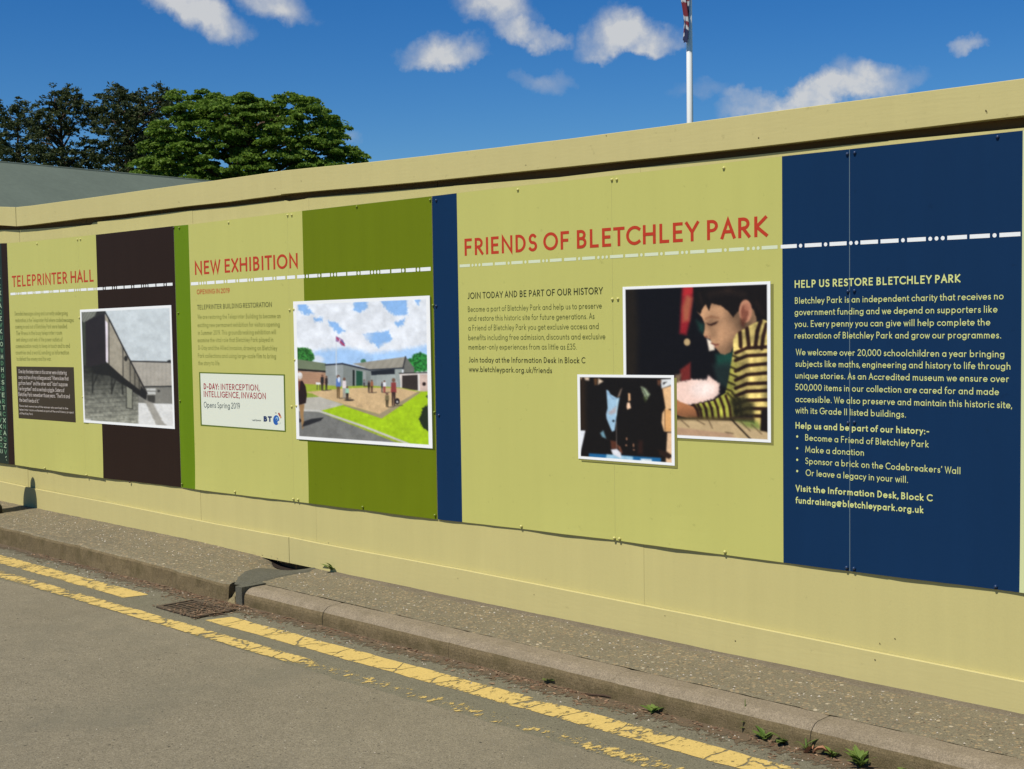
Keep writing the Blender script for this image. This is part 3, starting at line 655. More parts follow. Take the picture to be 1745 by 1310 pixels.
# ------------------------------------------------------------------ signs
def xm(px, y0=None, y1=None): return wall(px, 600)[0]
STZ = tab([(0, 414.5), (13, 414.2), (60, 410.3), (165, 399.6), (295, 385), (323, 382.5), (516, 359), (740, 333.6), (780, 328.7), (1336, 265.8), (1745, 222)], D-.0085)
SBZ = tab([(0, 789), (28, 792.5), (180, 815), (307, 830), (400, 842), (531, 858), (748, 885), (790.5, 890), (889, 901), (1052, 921), (1250, 947), (1335, 958.6), (1449.6, 973.6), (1745, 1010.5)], D-.0105)
def sign_board(parent, x0, x1, zones, seed):
    """zones: [(x_end, material)...]; thin aluminium board held off the ply, its foot bowing between the screws."""
    cuts = sorted(set([round(x0, 4), round(x1, 4)]+[round(z[0], 4) for z in zones if z[0] < x1]+[round(x, 4) for x in np.arange(x0+.05, x1-.03, .06)]))
    rows = [0, .02, .05, .09, .14, .3, .5, .7, .85, .95, 1.0]
    mats = []; b = MB(); pts = {}
    def bow(x, s):
        f = max(0, 1-s/.15)
        return .0085*f*f*(.45+.55*wob(x, .9, seed))*(abs(math.sin((x-x0)/(x1-x0)*2*math.pi)) ** .7)
    for i, x in enumerate(cuts):
        zt, zb = ip(STZ, x), ip(SBZ, x)
        for j, s in enumerate(rows): pts[i, j] = (x, D-.0082-max(-.001, bow(x, s))-.00025*math.sin(x*5), zb+(zt-zb)*s+(.0015*wob(x, .8, seed) if s == 0 else 0))
    def zone(xc):
        for xe, m in zones:
            if xc < xe: return m
        return zones[-1][1]
    for i in range(len(cuts)-1):
        m = zone((cuts[i]+cuts[i+1])/2)
        if m not in mats: mats.append(m)
        for j in range(len(rows)-1):
            b.add([pts[i, j], pts[i+1, j], pts[i+1, j+1], pts[i, j+1]], [(0, 1, 2, 3)], mats.index(m))
    mats.append(m_edge); e = len(mats)-1; T = .0035
    def rim(p, q, mi): b.add([p, q, (q[0], q[1]+T, q[2]), (p[0], p[1]+T, p[2])], [(0, 3, 2, 1)], mi)
    for i in range(len(cuts)-1):
        rim(pts[i, 0], pts[i+1, 0], e); rim(pts[i+1, len(rows)-1], pts[i, len(rows)-1], e)
    for j in range(len(rows)-1):
        rim(pts[len(cuts)-1, j], pts[len(cuts)-1, j+1], e); rim(pts[0, j+1], pts[0, j], e)
    return b.build('board', mats, parent)
def screws(parent, items):
    for px, py, m in items:
        x, z = wall(px, py, D-.010); r = .0085; b = MB(); n = 12
        zb_ = ip(SBZ, x); yb = D-.0075-(.004 if z-zb_ < .08 else 0)
        r *= .84; prof = [(r, 0), (r*.96, .004), (r*.7, .0078), (r*.3, .0095)]
        vs = [(x+rr*math.cos(2*math.pi*k/n), yb-h, z+rr*math.sin(2*math.pi*k/n)) for rr, h in prof for k in range(n)]
        fs = [(i*n+k, i*n+(k+1) % n, (i+1)*n+(k+1) % n, (i+1)*n+k) for i in range(len(prof)-1) for k in range(n)]+[tuple(range(3*n, 4*n))]
        b.add(vs, fs); b.build('screw', m, parent, smooth=True)
def quad_px(b, corners, y, mi=0):
    v = [wall(px, py, y) for px, py in corners]; b.add([(x, y, z) for x, z in v], [(3, 2, 1, 0)], mi)
def dashes(parent, items, z_of_x, thick, m, y=YT, name='dash_line'):
    b = MB()
    for it in items:
        if it[0] == '-':
            x0, x1 = it[1], it[2]
            b.add([(x0, y, z_of_x(x0)-thick/2), (x1, y, z_of_x(x1)-thick/2), (x1, y, z_of_x(x1)+thick/2), (x0, y, z_of_x(x0)+thick/2)], [(0, 1, 2, 3)], it[-1] if len(it) > 3 else 0)
        else:
            x = it[1]; r = thick*.52; b.add([(x+r*math.cos(a), y, z_of_x(x)+r*math.sin(a)) for a in np.linspace(0, 2*math.pi, 13)[:-1]], [tuple(range(12))], 0)
    return b.build(name, m, parent)
def pxitems(ox, s, seq, py):
    out = []
    for q in seq:
        if isinstance(q, tuple): out.append(('-', wall(ox+q[0]*s, py)[0], wall(ox+q[1]*s, py)[0]))
        else: out.append(('.', wall(ox+q*s, py)[0]))
    return out

# --- sign A: the letter-matrix panel at the far left
xA = xm(13.0); xT1 = wall(141, 600)[0]; xT2 = wall(304, 600)[0]; xN1 = wall(497, 600)[0]; xN2 = wall(743, 600)[0]; xF1 = wall(1047, 600)[0]; xF2 = wall(1450.2, 600)[0]
xA = .5*(wall(13, 414)[0]+wall(28, 792)[0])
sA = thing('display_sign', (xA-.6, D, .3), 'dark sign at far left covered in rows of pale letters with a brown edge strip', 'sign', 'display signs fixed along the hoarding')
sign_board(sA, xA-1.2, xA-.003, [(xA-.105, m_dgreen), (xA, m_brown)], 1.0)
b = MB(); LET = 'KQXRSDOVACEGMUZNTBHW'
for r_ in range(34):
    z = .345+r_*.0497
    for c_ in range(14):
        x = xA-.155-c_*.074; ch = LET[(r_*7+c_*5+(r_*c_) % 3) % len(LET)]
        text_line(b, ch, x-.022, z, x+.022, z, .036, .17, YT, (r_*3+c_) % 2)
b.build('letter_grid', [mat('ink_pale_green', (150, 172, 140), .45), mat('ink_mid_green', (84, 126, 92), .45)], sA)

# --- sign B: teleprinter hall
sB = thing('display_sign', (xT1, D, .32), 'lime and dark brown sign headed TELEPRINTER HALL with a black and white photograph', 'sign', 'display signs fixed along the hoarding')
xbr = .5*(wall(165, 400)[0]+wall(178.6, 813.6)[0])
sign_board(sB, xA, xT1-.0003, [(xT1, m_lime)], 2.0)
sign_board(sB, xT1+.0003, xT2-.0015, [(xbr, m_lime), (xT2, m_brown)], 3.0)
b = MB(); px_text(b, 'TELEPRINTER HALL', 21.5, 489, 160.3, 479.5, 19.0, .15); b.build('heading', m_red, sB)
b = MB()
for t, xl, yl, xr, yr in [('Decoded messages along and currently undergoing', 25.4, 537.6, 115.2, 536.8), ('restoration, is the Teleprinter Hall where coded messages', 26.2, 548.9, 125.6, 548.5),
        ('coming in and out of Bletchley Park were handled.', 26.2, 559.8, 115.2, 559.3), ('The Wrens in the busy teleprinter room', 27.8, 571, 105.6, 570),
        ('sent along a vast web of the power outlets of', 27.8, 581.7, 106.4, 581.7), ('communication ready to keep in touch and to and', 27, 592.9, 119.2, 592.5),
        ('countries and a world, sending us information', 27, 603.8, 117.6, 603.8), ('to defeat the enemy and the war.', 28.6, 614.6, 88, 614.6)]:
    px_text(b, t, xl, yl, xr, yr, 7.4, .115)
b.build('body_text', m_ink3, sB)
b = MB(); quad_px(b, [(27.8, 624.2), (125.6, 625.5), (129.1, 719.6), (31.8, 712.4)], YT); b.build('quote_box', mat('print_dark_brown_box', (58, 48, 34), .4), sB)
b = MB(); y2 = YT-.0006
for t, xl, yl, xr, yr, c_ in [('One day the teleprinters in this corner were chattering', 31.8, 635.7, 113.6, 638.3, 7.0), ('away and two of my colleagues said "Where does that', 31.8, 645.5, 116.8, 648.2, 7.0),
        ('go from here?" and the other said "I don\'t suppose', 31.8, 655.5, 115.2, 658.2, 7.0), ('I\'ve forgotten!" and so we had a giggle. Sisters of', 31.8, 665.1, 109.6, 668.3, 7.0),
        ('Bletchley Park remember those years. "The first and', 31.8, 674.7, 119.2, 678.7, 7.0), ('the best friends of it."', 33.4, 684.3, 67.1, 686.7, 7.0)]:
    px_text(b, t, xl, yl, xr, yr, c_, .13, y2)
for t, xl, yl, xr, yr in [('Recorded memories of the women who worked in the', 33.4, 692.8, 116, 697.5), ('teleprinter rooms collected as part of the oral history project', 33.4, 699.2, 125.6, 704.4), ('at Bletchley Park', 33.4, 705.6, 55.9, 707.1)]:
    px_text(b, t, xl, yl, xr, yr, 3.6, .13, y2)
b.build('quote_text', mat('ink_quote', (196, 186, 176), .45), sB)
zB = lambda x: float(np.interp(x, [wall(17.6, 501)[0], wall(168.6, 491.9)[0], wall(295, 484)[0]], [wall(17.6, 501)[1], wall(168.6, 491.9)[1], wall(295, 484)[1]]))
SEQ = ['-', '.', '.', '.', '-', '-', '.', '-', '.', '-', '.', '.', '-', '-', '.', '-', '.', '.', '.', '-', '-', '.', '-', '.', '-', '.', '.', '-', '-', '.', '-', '.', '.', '.', '-', '-', '.', '-', '.', '-', '.', '.', '-', '-']
def seq_items(x0, x1, start=0):
    out = []; x = x0; i = start; dl, dd, gp = .088, .014, .0135
    while x < x1:
        k = SEQ[i % len(SEQ)]; i += 1
        if k == '-': out.append(('-', x, min(x+dl, x1))); x += dl+gp
        else: out.append(('.', x+dd/2)); x += dd+gp
    return out
dashes(sB, seq_items(xA+.03, wall(296, 484)[0]), zB, .0185, m_white)
def drop_shadow(parent, corners, dx, dy, m):                 # drop shadow printed beside a picture as a flat darker tone of the artwork
    b = MB(); quad_px(b, [(x+dx, y+dy) for x, y in corners], YT-.0003); return b.build('picture_drop_shadow', m, parent)
cB = [(136.4, 527.6), (291.7, 519.7), (298.5, 730.8), (143.1, 719.6)]
drop_shadow(sB, [cB[0], (cB[1][0]-150, cB[1][1]+7), (cB[2][0]-148, cB[2][1]-10), cB[3]], .2, 1.6, mat('print_drop_shadow_th', (120, 122, 62), .4))
P = Paint(cB, 130, 515, .16795, 150, 200); p = P
g = p.v/1300; p.c[:] = np.array([198., 206., 208.])[None]*(1.0-.03*g[:, None])
p.poly([(550, 600), (970, 608), (985, 855), (680, 855)], (168, 162, 150)); p.tint(np.clip(np.sin(p.u*.16), 0, 1)*(p.v > 610)*(p.v < 850)*(p.u > 640), .95)
p.poly([(680, 850), (990, 850), (990, 1032), (600, 1020)], (122, 120, 112)); p.line([(690, 856), (990, 852)], 12, (40, 40, 40)); p.line([(545, 597), (970, 607)], 13, (44, 44, 44)); p.ell(948, 600, 24, 16, (40, 40, 40))
p.poly([(715, 873), (810, 873), (808, 935), (720, 935)], (196, 196, 190)); p.line([(718, 900), (808, 902)], 10, (110, 108, 102)); p.poly([(722, 942), (802, 945), (800, 1018), (728, 1015)], (62, 60, 56)); p.ell(838, 900, 14, 14, (60, 58, 54))
p.poly([(600, 1020), (990, 1032), (1000, 1262), (600, 1245)], (214, 214, 210)); p.poly([(690, 990), (775, 1015), (885, 1220), (925, 1252), (815, 1248), (760, 1130)], (150, 146, 136), 8, .9, 8)
p.poly([(60, 630), (180, 660), (330, 700), (480, 800), (632, 935), (632, 1245), (70, 1215)], (124, 124, 112), 3)
low = (p.sdf([(60, 630), (180, 660), (330, 700), (480, 800), (632, 935), (632, 1245), (70, 1215)]) < 0)*1.0
p.c *= (1-low[:, None]*np.clip((1020-p.v)/520, 0, .62)[:, None]); p.tint(low*(np.abs(((p.v+p.u*.06) % 46)-23) < 5), .84); p.tint(low*(p.n2-.5), 1.5)
p.tint(low*np.clip((p.v-1080)/150, 0, 1), 1.22)
p.poly([(52, 88), (232, 86), (215, 135), (120, 205), (52, 195)], (126, 128, 116)); p.tint((np.sin((p.u+p.v*.6)*.22) > .2)*(p.v < 200)*(p.u < 220), .85)
p.poly([(215, 80), (300, 82), (296, 120), (120, 212), (80, 205), (190, 140)], (46, 44, 42))
p.poly([(80, 205), (292, 108), (308, 625), (170, 665), (90, 640)], (38, 32, 35))
p.poly([(52, 190), (95, 205), (100, 640), (65, 640)], (60, 64, 52), 6)
p.poly([(292, 120), (345, 185), (482, 468), (705, 880), (650, 935), (470, 765), (315, 622)], (164, 156, 138))
pan = (p.sdf([(292, 120), (345, 185), (482, 468), (705, 880), (650, 935), (470, 765), (315, 622)]) < 0)*1.0
p.c *= 1-pan[:, None]*(np.clip((p.u-440)/260, 0, 1)*.42+.28*np.clip((p.n2-.4), 0, 1))[:, None]
p.poly([(296, 180), (322, 210), (324, 612), (304, 600)], (226, 216, 224))
for x, ya, yb_ in [(332, 175, 640), (475, 455, 770), (548, 600, 830), (595, 690, 870), (640, 780, 905)]: p.line([(x, ya), (x+2, yb_)], 8, (48, 46, 42))
p.line([(292, 96), (345, 190), (482, 465), (600, 690), (720, 925)], 13, (36, 34, 34)); p.ell(505, 570, 18, 28, (40, 38, 36))
p.poly([(150, 650), (315, 612), (480, 760), (705, 935), (700, 985), (600, 920), (480, 835), (340, 745), (165, 720)], (30, 28, 27), 6)
p.poly([(660, 850), (720, 925), (712, 990), (640, 940)], (32, 30, 30))
for q in ([(168, 690), (168, 915)], [(215, 740), (168, 850)], [(362, 740), (362, 925)], [(398, 790), (366, 895)], [(470, 830), (472, 930)]): p.line(q, 14, (34, 33, 30), .9, 5)
p.poly([(508, 850), (572, 890), (572, 1080), (512, 1072)], (138, 138, 122)); p.line([(508, 850), (512, 1072), (572, 1080), (572, 890)], 7, (44, 44, 40))
p.poly([(70, 1180), (150, 1185), (140, 1222), (80, 1215)], (205, 205, 200), 12)
p.tint((p.v > 640)*(p.n3-.5), 1.12)
p.blur(1); P.finish('photograph', sB, (.022, .0175))
sc_l, sc_d, sc_g = m_screw, m_screw_d, m_screw_g
screws(sB, [(63, 415, sc_l), (132, 408, sc_l), (137, 407.5, sc_l), (135, 541, sc_l), (296, 388, m_screw_b), (141, 676, sc_l), (77, 797, sc_l), (148, 809, sc_l), (222, 821, m_screw_b)])

# --- sign C: new exhibition
sC = thing('display_sign', (xN1, D, .35), 'lime and olive green sign headed NEW EXHIBITION with a colour picture of a courtyard', 'sign', 'display signs fixed along the hoarding')
xg1 = .5*(wall(323.5, 382.8)[0]+wall(335, 834)[0]); xg2 = .5*(wall(516.3, 359)[0]+wall(529, 857)[0])
sign_board(sC, xT2+.0015, xN1-.0003, [(xg1, m_leafg), (xN1, m_lime)], 4.0)
sign_board(sC, xN1+.0003, xN2-.004, [(xg2, m_lime), (xN2, m_olive)], 5.0)
b = MB(); px_text(b, 'NEW EXHIBITION', 333.6, 468.2, 508.4, 456.0, 23.0, .16); b.build('heading', m_red, sC)
b = MB(); px_text(b, 'OPENING IN 2019', 335.9, 501.4, 391.4, 498.9, 8.3, .15); b.build('subheading', m_red, sC)
b = MB(); px_text(b, 'TELEPRINTER BUILDING RESTORATION', 336.5, 527.4, 463.5, 522.8, 8.0, .14); b.build('subheading', m_ink2, sC)
b = MB()
for t, xl, yl, xr, yr in [('We are restoring the Teleprinter Building to become an', 337, 543.5, 478.4, 541.8), ('exciting new permanent exhibition for visitors opening', 337, 557.3, 476.7, 556.1), ('in Summer 2019. This groundbreaking exhibition will', 337.6, 570.5, 470.4, 569.3),
        ('examine the vital role that Bletchley Park played in', 337, 583, 465.8, 582.2), ('D-Day and the Allied invasion, drawing on Bletchley', 338.2, 595.9, 472.1, 596.8), ('Park collections and using large-scale film to bring', 337.6, 609.4, 470.4, 610.5), ('the story to life.', 338.2, 622, 375.4, 622.3)]:
    px_text(b, t, xl, yl, xr, yr, 7.8, .11)
b.build('body_text', m_ink3, sC)
zCn = [wall(327, 483.6), wall(491, 472.7), wall(517, 471), wall(736, 457.9)]
zC = lambda x: float(np.interp(x, [q[0] for q in zCn], [q[1] for q in zCn]))
itC = pxitems(490, .229, [(5, 65), (80, 135), 153, (168, 232), 245, (262, 325), 340, 363, (378, 445), (455, 522), 538, (553, 622), 638, 661, 685, (700, 772), (783, 855), 870, (890, 963), 981, (998, 1075)], 466)
dashes(sC, seq_items(xg1+.012, itC[0][1]-.014, 0)+itC, zC, .0195, m_white)
b = MB(); box = [(339.1, 633.7), (485.4, 637.8), (487.2, 735.9), (341.9, 725.4)]
quad_px(b, box, YT, 0)
cxm = sum(q[0] for q in box)/4; inn = [(x+(2.2 if x < cxm else -2.2), y+(2.2 if y < 680 else -2.3)) for x, y in box]
quad_px(b, inn, YT-.0005, 1); b.build('notice_box', [mat('print_box_border', (92, 108, 34), .4), mat('print_box_white', (214, 218, 200), .4)], sC)
b = MB(); y2 = YT-.0011
px_text(b, 'D-DAY:', 347.8, 663.0, 373.5, 663.7, 10.2, .19, y2); px_text(b, 'INTERCEPTION,', 376.8, 663.9, 441.8, 665.6, 10.2, .15, y2)
px_text(b, 'INTELLIGENCE, INVASION', 347.8, 676.1, 453.3, 680.0, 10.2, .15, y2); b.build('notice_heading', m_redb, sC)
b = MB(); px_text(b, 'Opens Spring 2019', 347.8, 694.2, 408.8, 696.5, 10.0, .11, y2); px_text(b, 'Lead Sponsor', 429.9, 716.9, 445, 717.6, 3.4, .13, y2); b.build('notice_text', m_greyt, sC)
b = MB(); px_text(b, 'BT', 450.4, 718.0, 463.0, 718.5, 9.2, .26, y2, 0)
def ell_px(b, cx, cy, rx, ry, y, mi, a0=0, a1=360):
    pts = [wall(cx+rx*math.cos(R(a)), cy+ry*math.sin(R(a)), y) for a in np.linspace(a0, a1, 19)[:-1]]
    b.add([(x, y, z) for x, z in pts], [tuple(range(len(pts)))[::-1]], mi)
ell_px(b, 470.6, 715.6, 5.2, 8.4, y2, 1); ell_px(b, 471.8, 713.2, 2.2, 3.0, y2-.0004, 2); ell_px(b, 471.2, 714.0, 1.0, 1.4, y2-.0008, 0); ell_px(b, 475.5, 719.5, 2.6, 2.6, y2-.0004, 3)
ell_px(b, 475.2, 704.8, 1.5, 1.7, y2, 4); ell_px(b, 476.7, 707.4, 1.4, 2.0, y2-.0003, 4); ell_px(b, 478.2, 710.4, 1.2, 2.0, y2-.0006, 5); ell_px(b, 470, 703.4, 1.3, 1.0, y2, 6)
b.build('sponsor_logo', [m_blueink, mat('ink_globe_blue', (40, 92, 165), .45), mat('ink_globe_pale', (140, 180, 215), .45), mat('print_box_white', (214, 218, 200)), mat('ink_globe_red', (160, 62, 50), .45), mat('ink_globe_orange', (205, 140, 90), .45), mat('ink_globe_grey', (150, 150, 140), .45)], sC)
cC = [(498.7, 513.7), (732.0, 503.4), (738.0, 764.0), (506.7, 748.0)]
drop_shadow(sC, cC, 3.0, 2.6, m_print_sh2)
p = Paint(cC, 490, 500, .229, 230, 250)
p.c[:] = np.array([222, 226, 231]); p.c *= (.97+.08*p.n1)[:, None]
BL = (132, 176, 226)
for q in ([(72, 62), (140, 66), (160, 110), (200, 150), (120, 158), (85, 120)], [(500, 50), (592, 45), (598, 110), (535, 142), (490, 122)], [(680, 40), (890, 35), (897, 155), (800, 165), (740, 122)], [(300, 195), (372, 220), (432, 280), (385, 300), (322, 245)],
          [(198, 182), (252, 175), (255, 208), (205, 208)], [(558, 300), (752, 278), (782, 345), (680, 405), (640, 372), (590, 352)], [(935, 35), (990, 35), (978, 90)], [(798, 215), (872, 188), (862, 232), (820, 250)]):
    p.poly(q, BL, 8, .95, 16)
p.poly([(200, 430), (450, 398), (620, 445), (850, 420), (1060, 380), (1060, 520), (200, 545)], (158, 197, 240), 26, .9, 14)
p.ell(500, 340, 110, 60, (228, 230, 234), .5, .8, .3); p.ell(760, 390, 60, 26, (226, 230, 235), .6, .8, .3); p.ell(230, 490, 40, 30, (225, 230, 236), .5, .8, .3)
for x, y, rx, ry in [(120, 455, 62, 55), (165, 470, 38, 40), (80, 440, 40, 40)]: p.ell(x, y, rx, ry, (48, 108, 44), .15, 1, .25)
for x, y, rx, ry in [(985, 490, 60, 55), (960, 540, 60, 45), (1020, 520, 45, 60), (930, 505, 38, 28)]: p.ell(x, y, rx, ry, (40, 112, 48), .15, 1, .25)
p.tint((p.c[:, 1] > p.c[:, 0]*1.6)*(p.n3-.5), 2.6); p.ell(566, 505, 20, 18, (70, 120, 90), .2)
p.poly([(60, 486), (288, 520), (288, 586), (60, 568)], (112, 122, 96)); p.poly([(60, 558), (288, 574), (288, 588), (60, 574)], (34, 30, 28))
p.poly([(60, 574), (288, 588), (288, 690), (60, 672)], (172, 134, 106)); p.tint((p.v > 580)*(p.v < 680)*(p.u < 286)*((p.v % 14) < 4), .93)
p.poly([(285, 530), (410, 520), (626, 566), (626, 692), (285, 690)], (146, 152, 150)); p.poly([(416, 528), (626, 568), (626, 692), (416, 690)], (126, 132, 128))
p.line([(285, 531), (410, 522), (628, 572)], 11, (42, 46, 58)); p.poly([(484, 565), (585, 580), (585, 690), (486, 688)], (150, 155, 152)); p.poly([(486, 568), (502, 570), (502, 688), (486, 688)], (30, 34, 32)); p.poly([(512, 572), (560, 580), (560, 690), (512, 688)], (34, 78, 58))
p.poly([(486, 522), (880, 470), (866, 552), (620, 568), (560, 545)], (152, 147, 134)); p.tint((p.v < 560)*(p.v > 480)*(p.u > 500)*(p.u < 860)*(np.sin(p.u*.12+p.v*.08) > .3), .95)
p.poly([(880, 468), (945, 552), (945, 592), (865, 592), (866, 552)], (104, 104, 98)); p.poly([(620, 566), (856, 552), (842, 702), (620, 692)], (146, 154, 150)); p.poly([(622, 576), (800, 560), (800, 600), (626, 608)], (34, 38, 46)); p.line([(615, 568), (866, 554)], 9, (40, 44, 52)); p.line([(880, 470), (860, 560)], 10, (52, 52, 54)); p.poly([(665, 605), (800, 600), (836, 698), (665, 688)], (156, 164, 160))
p.poly([(834, 596), (1062, 590), (1062, 735), (848, 716)], (214, 204, 196)); p.poly([(854, 610), (970, 604), (974, 720), (854, 712)], (52, 44, 42)); p.poly([(984, 604), (1062, 600), (1062, 740), (984, 728)], (206, 182, 168)); p.line([(834, 594), (1052, 587)], 7, (40, 38, 38)); p.ell(1018, 673, 14, 14, (40, 28, 26)); p.line([(978, 600), (980, 722)], 12, (226, 220, 214))
p.poly([(60, 668), (420, 690), (600, 684), (845, 700), (990, 728), (1070, 728), (1070, 1130), (60, 1130)], (150, 168, 52))
p.poly([(140, 732), (430, 706), (600, 700), (845, 704), (972, 732), (690, 898), (430, 826), (240, 770)], (202, 172, 128)); p.tint((p.n3-.5)*(p.v > 700), 1.1)
p.poly([(60, 745), (180, 742), (240, 770), (60, 780)], (140, 160, 58)); p.poly([(60, 780), (240, 768), (425, 826), (240, 884), (60, 862)], (182, 178, 166))
p.poly([(60, 862), (240, 882), (830, 1116), (930, 1150), (60, 1110)], (116, 116, 112)); p.tint((p.n3-.5)*(p.v > 870), 1.1)
p.poly([(245, 874), (420, 828), (700, 930), (985, 732), (1070, 728), (1070, 1140), (930, 1128)], (158, 192, 26)); p.tint((p.n2-.5)*(p.v > 820)*(p.u > 300), 1.15)
p.poly([(420, 824), (684, 897), (970, 730), (995, 734), (702, 930), (420, 834)], (152, 138, 108)); p.line([(60, 866), (232, 872), (560, 985), (905, 1120)], 15, (192, 190, 182))
p.poly([(1062, 815), (1005, 855), (980, 940), (1000, 992), (1062, 1032)], (34, 44, 26), 4, 1, 10); p.poly([(1062, 738), (1028, 768), (1062, 790)], (40, 60, 28), 4, 1, 8)
p.ell(95, 612, 18, 26, (206, 196, 186)); p.ell(92, 600, 17, 14, (222, 220, 218)); p.poly([(78, 655), (112, 648), (136, 690), (146, 752), (138, 815), (85, 832), (76, 740)], (38, 24, 24)); p.poly([(80, 660), (96, 652), (90, 720), (78, 730)], (120, 62, 50), 5)
p.poly([(88, 828), (128, 822), (120, 900), (126, 985), (112, 1015), (100, 930)], (152, 118, 78)); p.poly([(124, 952), (180, 932), (270, 922), (250, 945), (160, 978), (112, 992)], (38, 38, 42), 5); p.ell(90, 945, 14, 14, (36, 36, 40))
def figure(x, yt, yb_, w, top, leg):
    h = yb_-yt; p.ell(x, yt+.07*h, w*.32, .075*h, (110, 80, 66)); p.poly([(x-w*.42, yt+.15*h), (x+w*.42, yt+.15*h), (x+w*.5, yt+.52*h), (x-w*.5, yt+.52*h)], top)
    p.poly([(x-w*.36, yt+.5*h), (x+w*.36, yt+.5*h), (x+w*.26, yb_), (x+.04*w, yb_), (x, yt+.6*h), (x-.1*w, yb_), (x-w*.3, yb_)], leg); p.line([(x+w*.2, yb_), (x+w*1.6, yb_-3)], 6, (70, 60, 52), .8)
for a in [(260, 603, 722, 26, (40, 36, 38), (44, 36, 30)), (291, 612, 720, 22, (48, 36, 34), (40, 32, 30)), (380, 606, 780, 36, (86, 116, 176), (104, 82, 52)), (424, 626, 780, 30, (220, 208, 208), (150, 150, 146)), (446, 690, 792, 28, (148, 190, 164), (42, 34, 34)), (607, 648, 738, 18, (46, 36, 34), (44, 34, 32)),
          (629, 640, 738, 22, (156, 96, 66), (72, 44, 34)), (705, 656, 736, 14, (60, 56, 62), (60, 56, 70)), (723, 646, 738, 24, (222, 222, 226), (150, 66, 66)), (791, 630, 836, 42, (138, 60, 58), (58, 40, 36)), (743, 740, 845, 32, (116, 104, 74), (74, 64, 44)), (572, 640, 690, 20, (120, 120, 124), (52, 48, 50))]: figure(*a)
p.ell(384, 640, 8, 22, (206, 220, 236)); p.ell(818, 802, 18, 24, (40, 34, 36)); p.ell(818, 806, 7, 9, (196, 190, 184)); p.ell(460, 793, 36, 7, (52, 46, 42), .4); p.poly([(212, 660), (246, 662), (248, 678), (214, 678)], (232, 232, 228)); p.line([(222, 678), (222, 714)], 4, (50, 46, 44)); p.line([(242, 678), (242, 716)], 4, (50, 46, 44))
p.line([(363, 330), (365, 606)], 6, (206, 212, 216)); p.poly([(362, 316), (390, 330), (416, 346), (430, 392), (404, 388), (384, 362), (360, 356)], (150, 116, 158)); p.line([(368, 330), (424, 386)], 8, (176, 48, 78)); p.line([(392, 340), (384, 368)], 7, (226, 214, 226)); p.line([(404, 352), (426, 374)], 5, (70, 66, 130))
p.blur(1); p.finish('artist_impression', sC, (.030, .0185))
screws(sC, [(389.5, 379, sc_l), (490, 366.5, sc_l), (497, 366, sc_l), (608, 352, sc_g), (733, 340.5, sc_g), (493.5, 528, sc_l), (501, 527, sc_l), (502.5, 613, sc_l), (497, 692.5, sc_l), (505.5, 691.5, sc_l), (738, 520, sc_g), (740.5, 702, sc_g),
            (305.5, 388, sc_g), (304, 533, sc_g), (307, 683, sc_g), (311, 824.5, sc_g), (401, 837.5, sc_l), (500.5, 850, sc_l), (508.5, 851, sc_l), (619, 863.5, sc_g), (742, 877.5, sc_g)])

# --- sign D: friends
sD = thing('display_sign', (xF1, D, .4), 'lime and navy sign headed FRIENDS OF BLETCHLEY PARK, with a boy in stripes', 'sign', 'display signs fixed along the hoarding')
xs_ = .5*(wall(779.6, 328.7)[0]+wall(790.5, 890)[0]); xnv = .5*(wall(1336, 266)[0]+wall(1335.5, 958.8)[0]); xend = wall(1742.3, 600)[0]
sign_board(sD, xN2+.001, xF1-.0003, [(xs_, m_navy), (xF1, m_lime)], 6.0)
sign_board(sD, xF1+.0003, xF2-.0003, [(xnv, m_lime), (xF2-.0028, m_navy), (xF2, m_trim)], 7.0)
sign_board(sD, xF2+.0003, xF2+pitch, [(xend, m_navy), (xF2+pitch, m_pale)], 8.0)
b = MB(); px_text(b, 'FRIENDS OF BLETCHLEY PARK', 793.7, 435.6, 1310.2, 402.6, 29.0, .165); b.build('heading', m_red, sD)
fitems = pxitems(770, .3381, [(45, 97), 110, 127, 145, (158, 213), (222, 278), 292, (306, 363), 377, (392, 452), 467, 485, (500, 560), (572, 633), 648, (663, 728), 745, 767, 787, (803, 870), (880, 946), 962, (978, 1047), 1063, (1080, 1150), 1168, 1190, (1208, 1280), (1293, 1367), 1385, (1403, 1480), 1500, 1527, 1550, (1568, 1648)], 436)
fitems += [('-', wall(1332.5, 420)[0], wall(1330+115*.2595, 420)[0])]+pxitems(1330, .2595, [140, (167, 278), 304, (330, 442), 470, 507, (533, 648), (665, 783), 812, (840, 962), 991, 1032, 1073, (1103, 1232), (1250, 1382), 1413, (1445, 1583)], 410)
zDn = [wall(783, 453.3), wall(1060, 436.3), wall(1335, 420.2), wall(1740, 398.6)]
zD = lambda x: float(np.interp(x, [q[0] for q in zDn], [q[1] for q in zDn]))
split = [i for i in fitems if i[1] < xnv-.03]; split2 = [i for i in fitems if i[1] >= xnv-.03]
dashes(sD, split, zD, .0145, m_white2); dashes(sD, split2, zD, .0150, m_white)
b = MB(); px_text(b, 'JOIN TODAY AND BE PART OF OUR HISTORY', 797.7, 509.3, 1027, 500.8, 10.9, .15); b.build('subheading', m_ink, sD)
b = MB()
for t, xl, yl, xr, yr in [('Become a part of Bletchley Park and help us to preserve', 797.7, 531.4, 1025.6, 525.4), ('and restore this historic site for future generations. As', 798.4, 546.8, 1013, 543.3), ('a Friend of Bletchley Park you get exclusive access and', 798.4, 563.1, 1020.4, 560.5),
        ('benefits including free admission, discounts and exclusive', 798.4, 579.5, 1031.6, 577.9), ('member-only experiences from as little as \u00a335.', 798.7, 595.5, 983.2, 595.5)]:
    px_text(b, t, xl, yl, xr, yr, 9.6, .105)
b.build('body_text', m_ink2, sD)
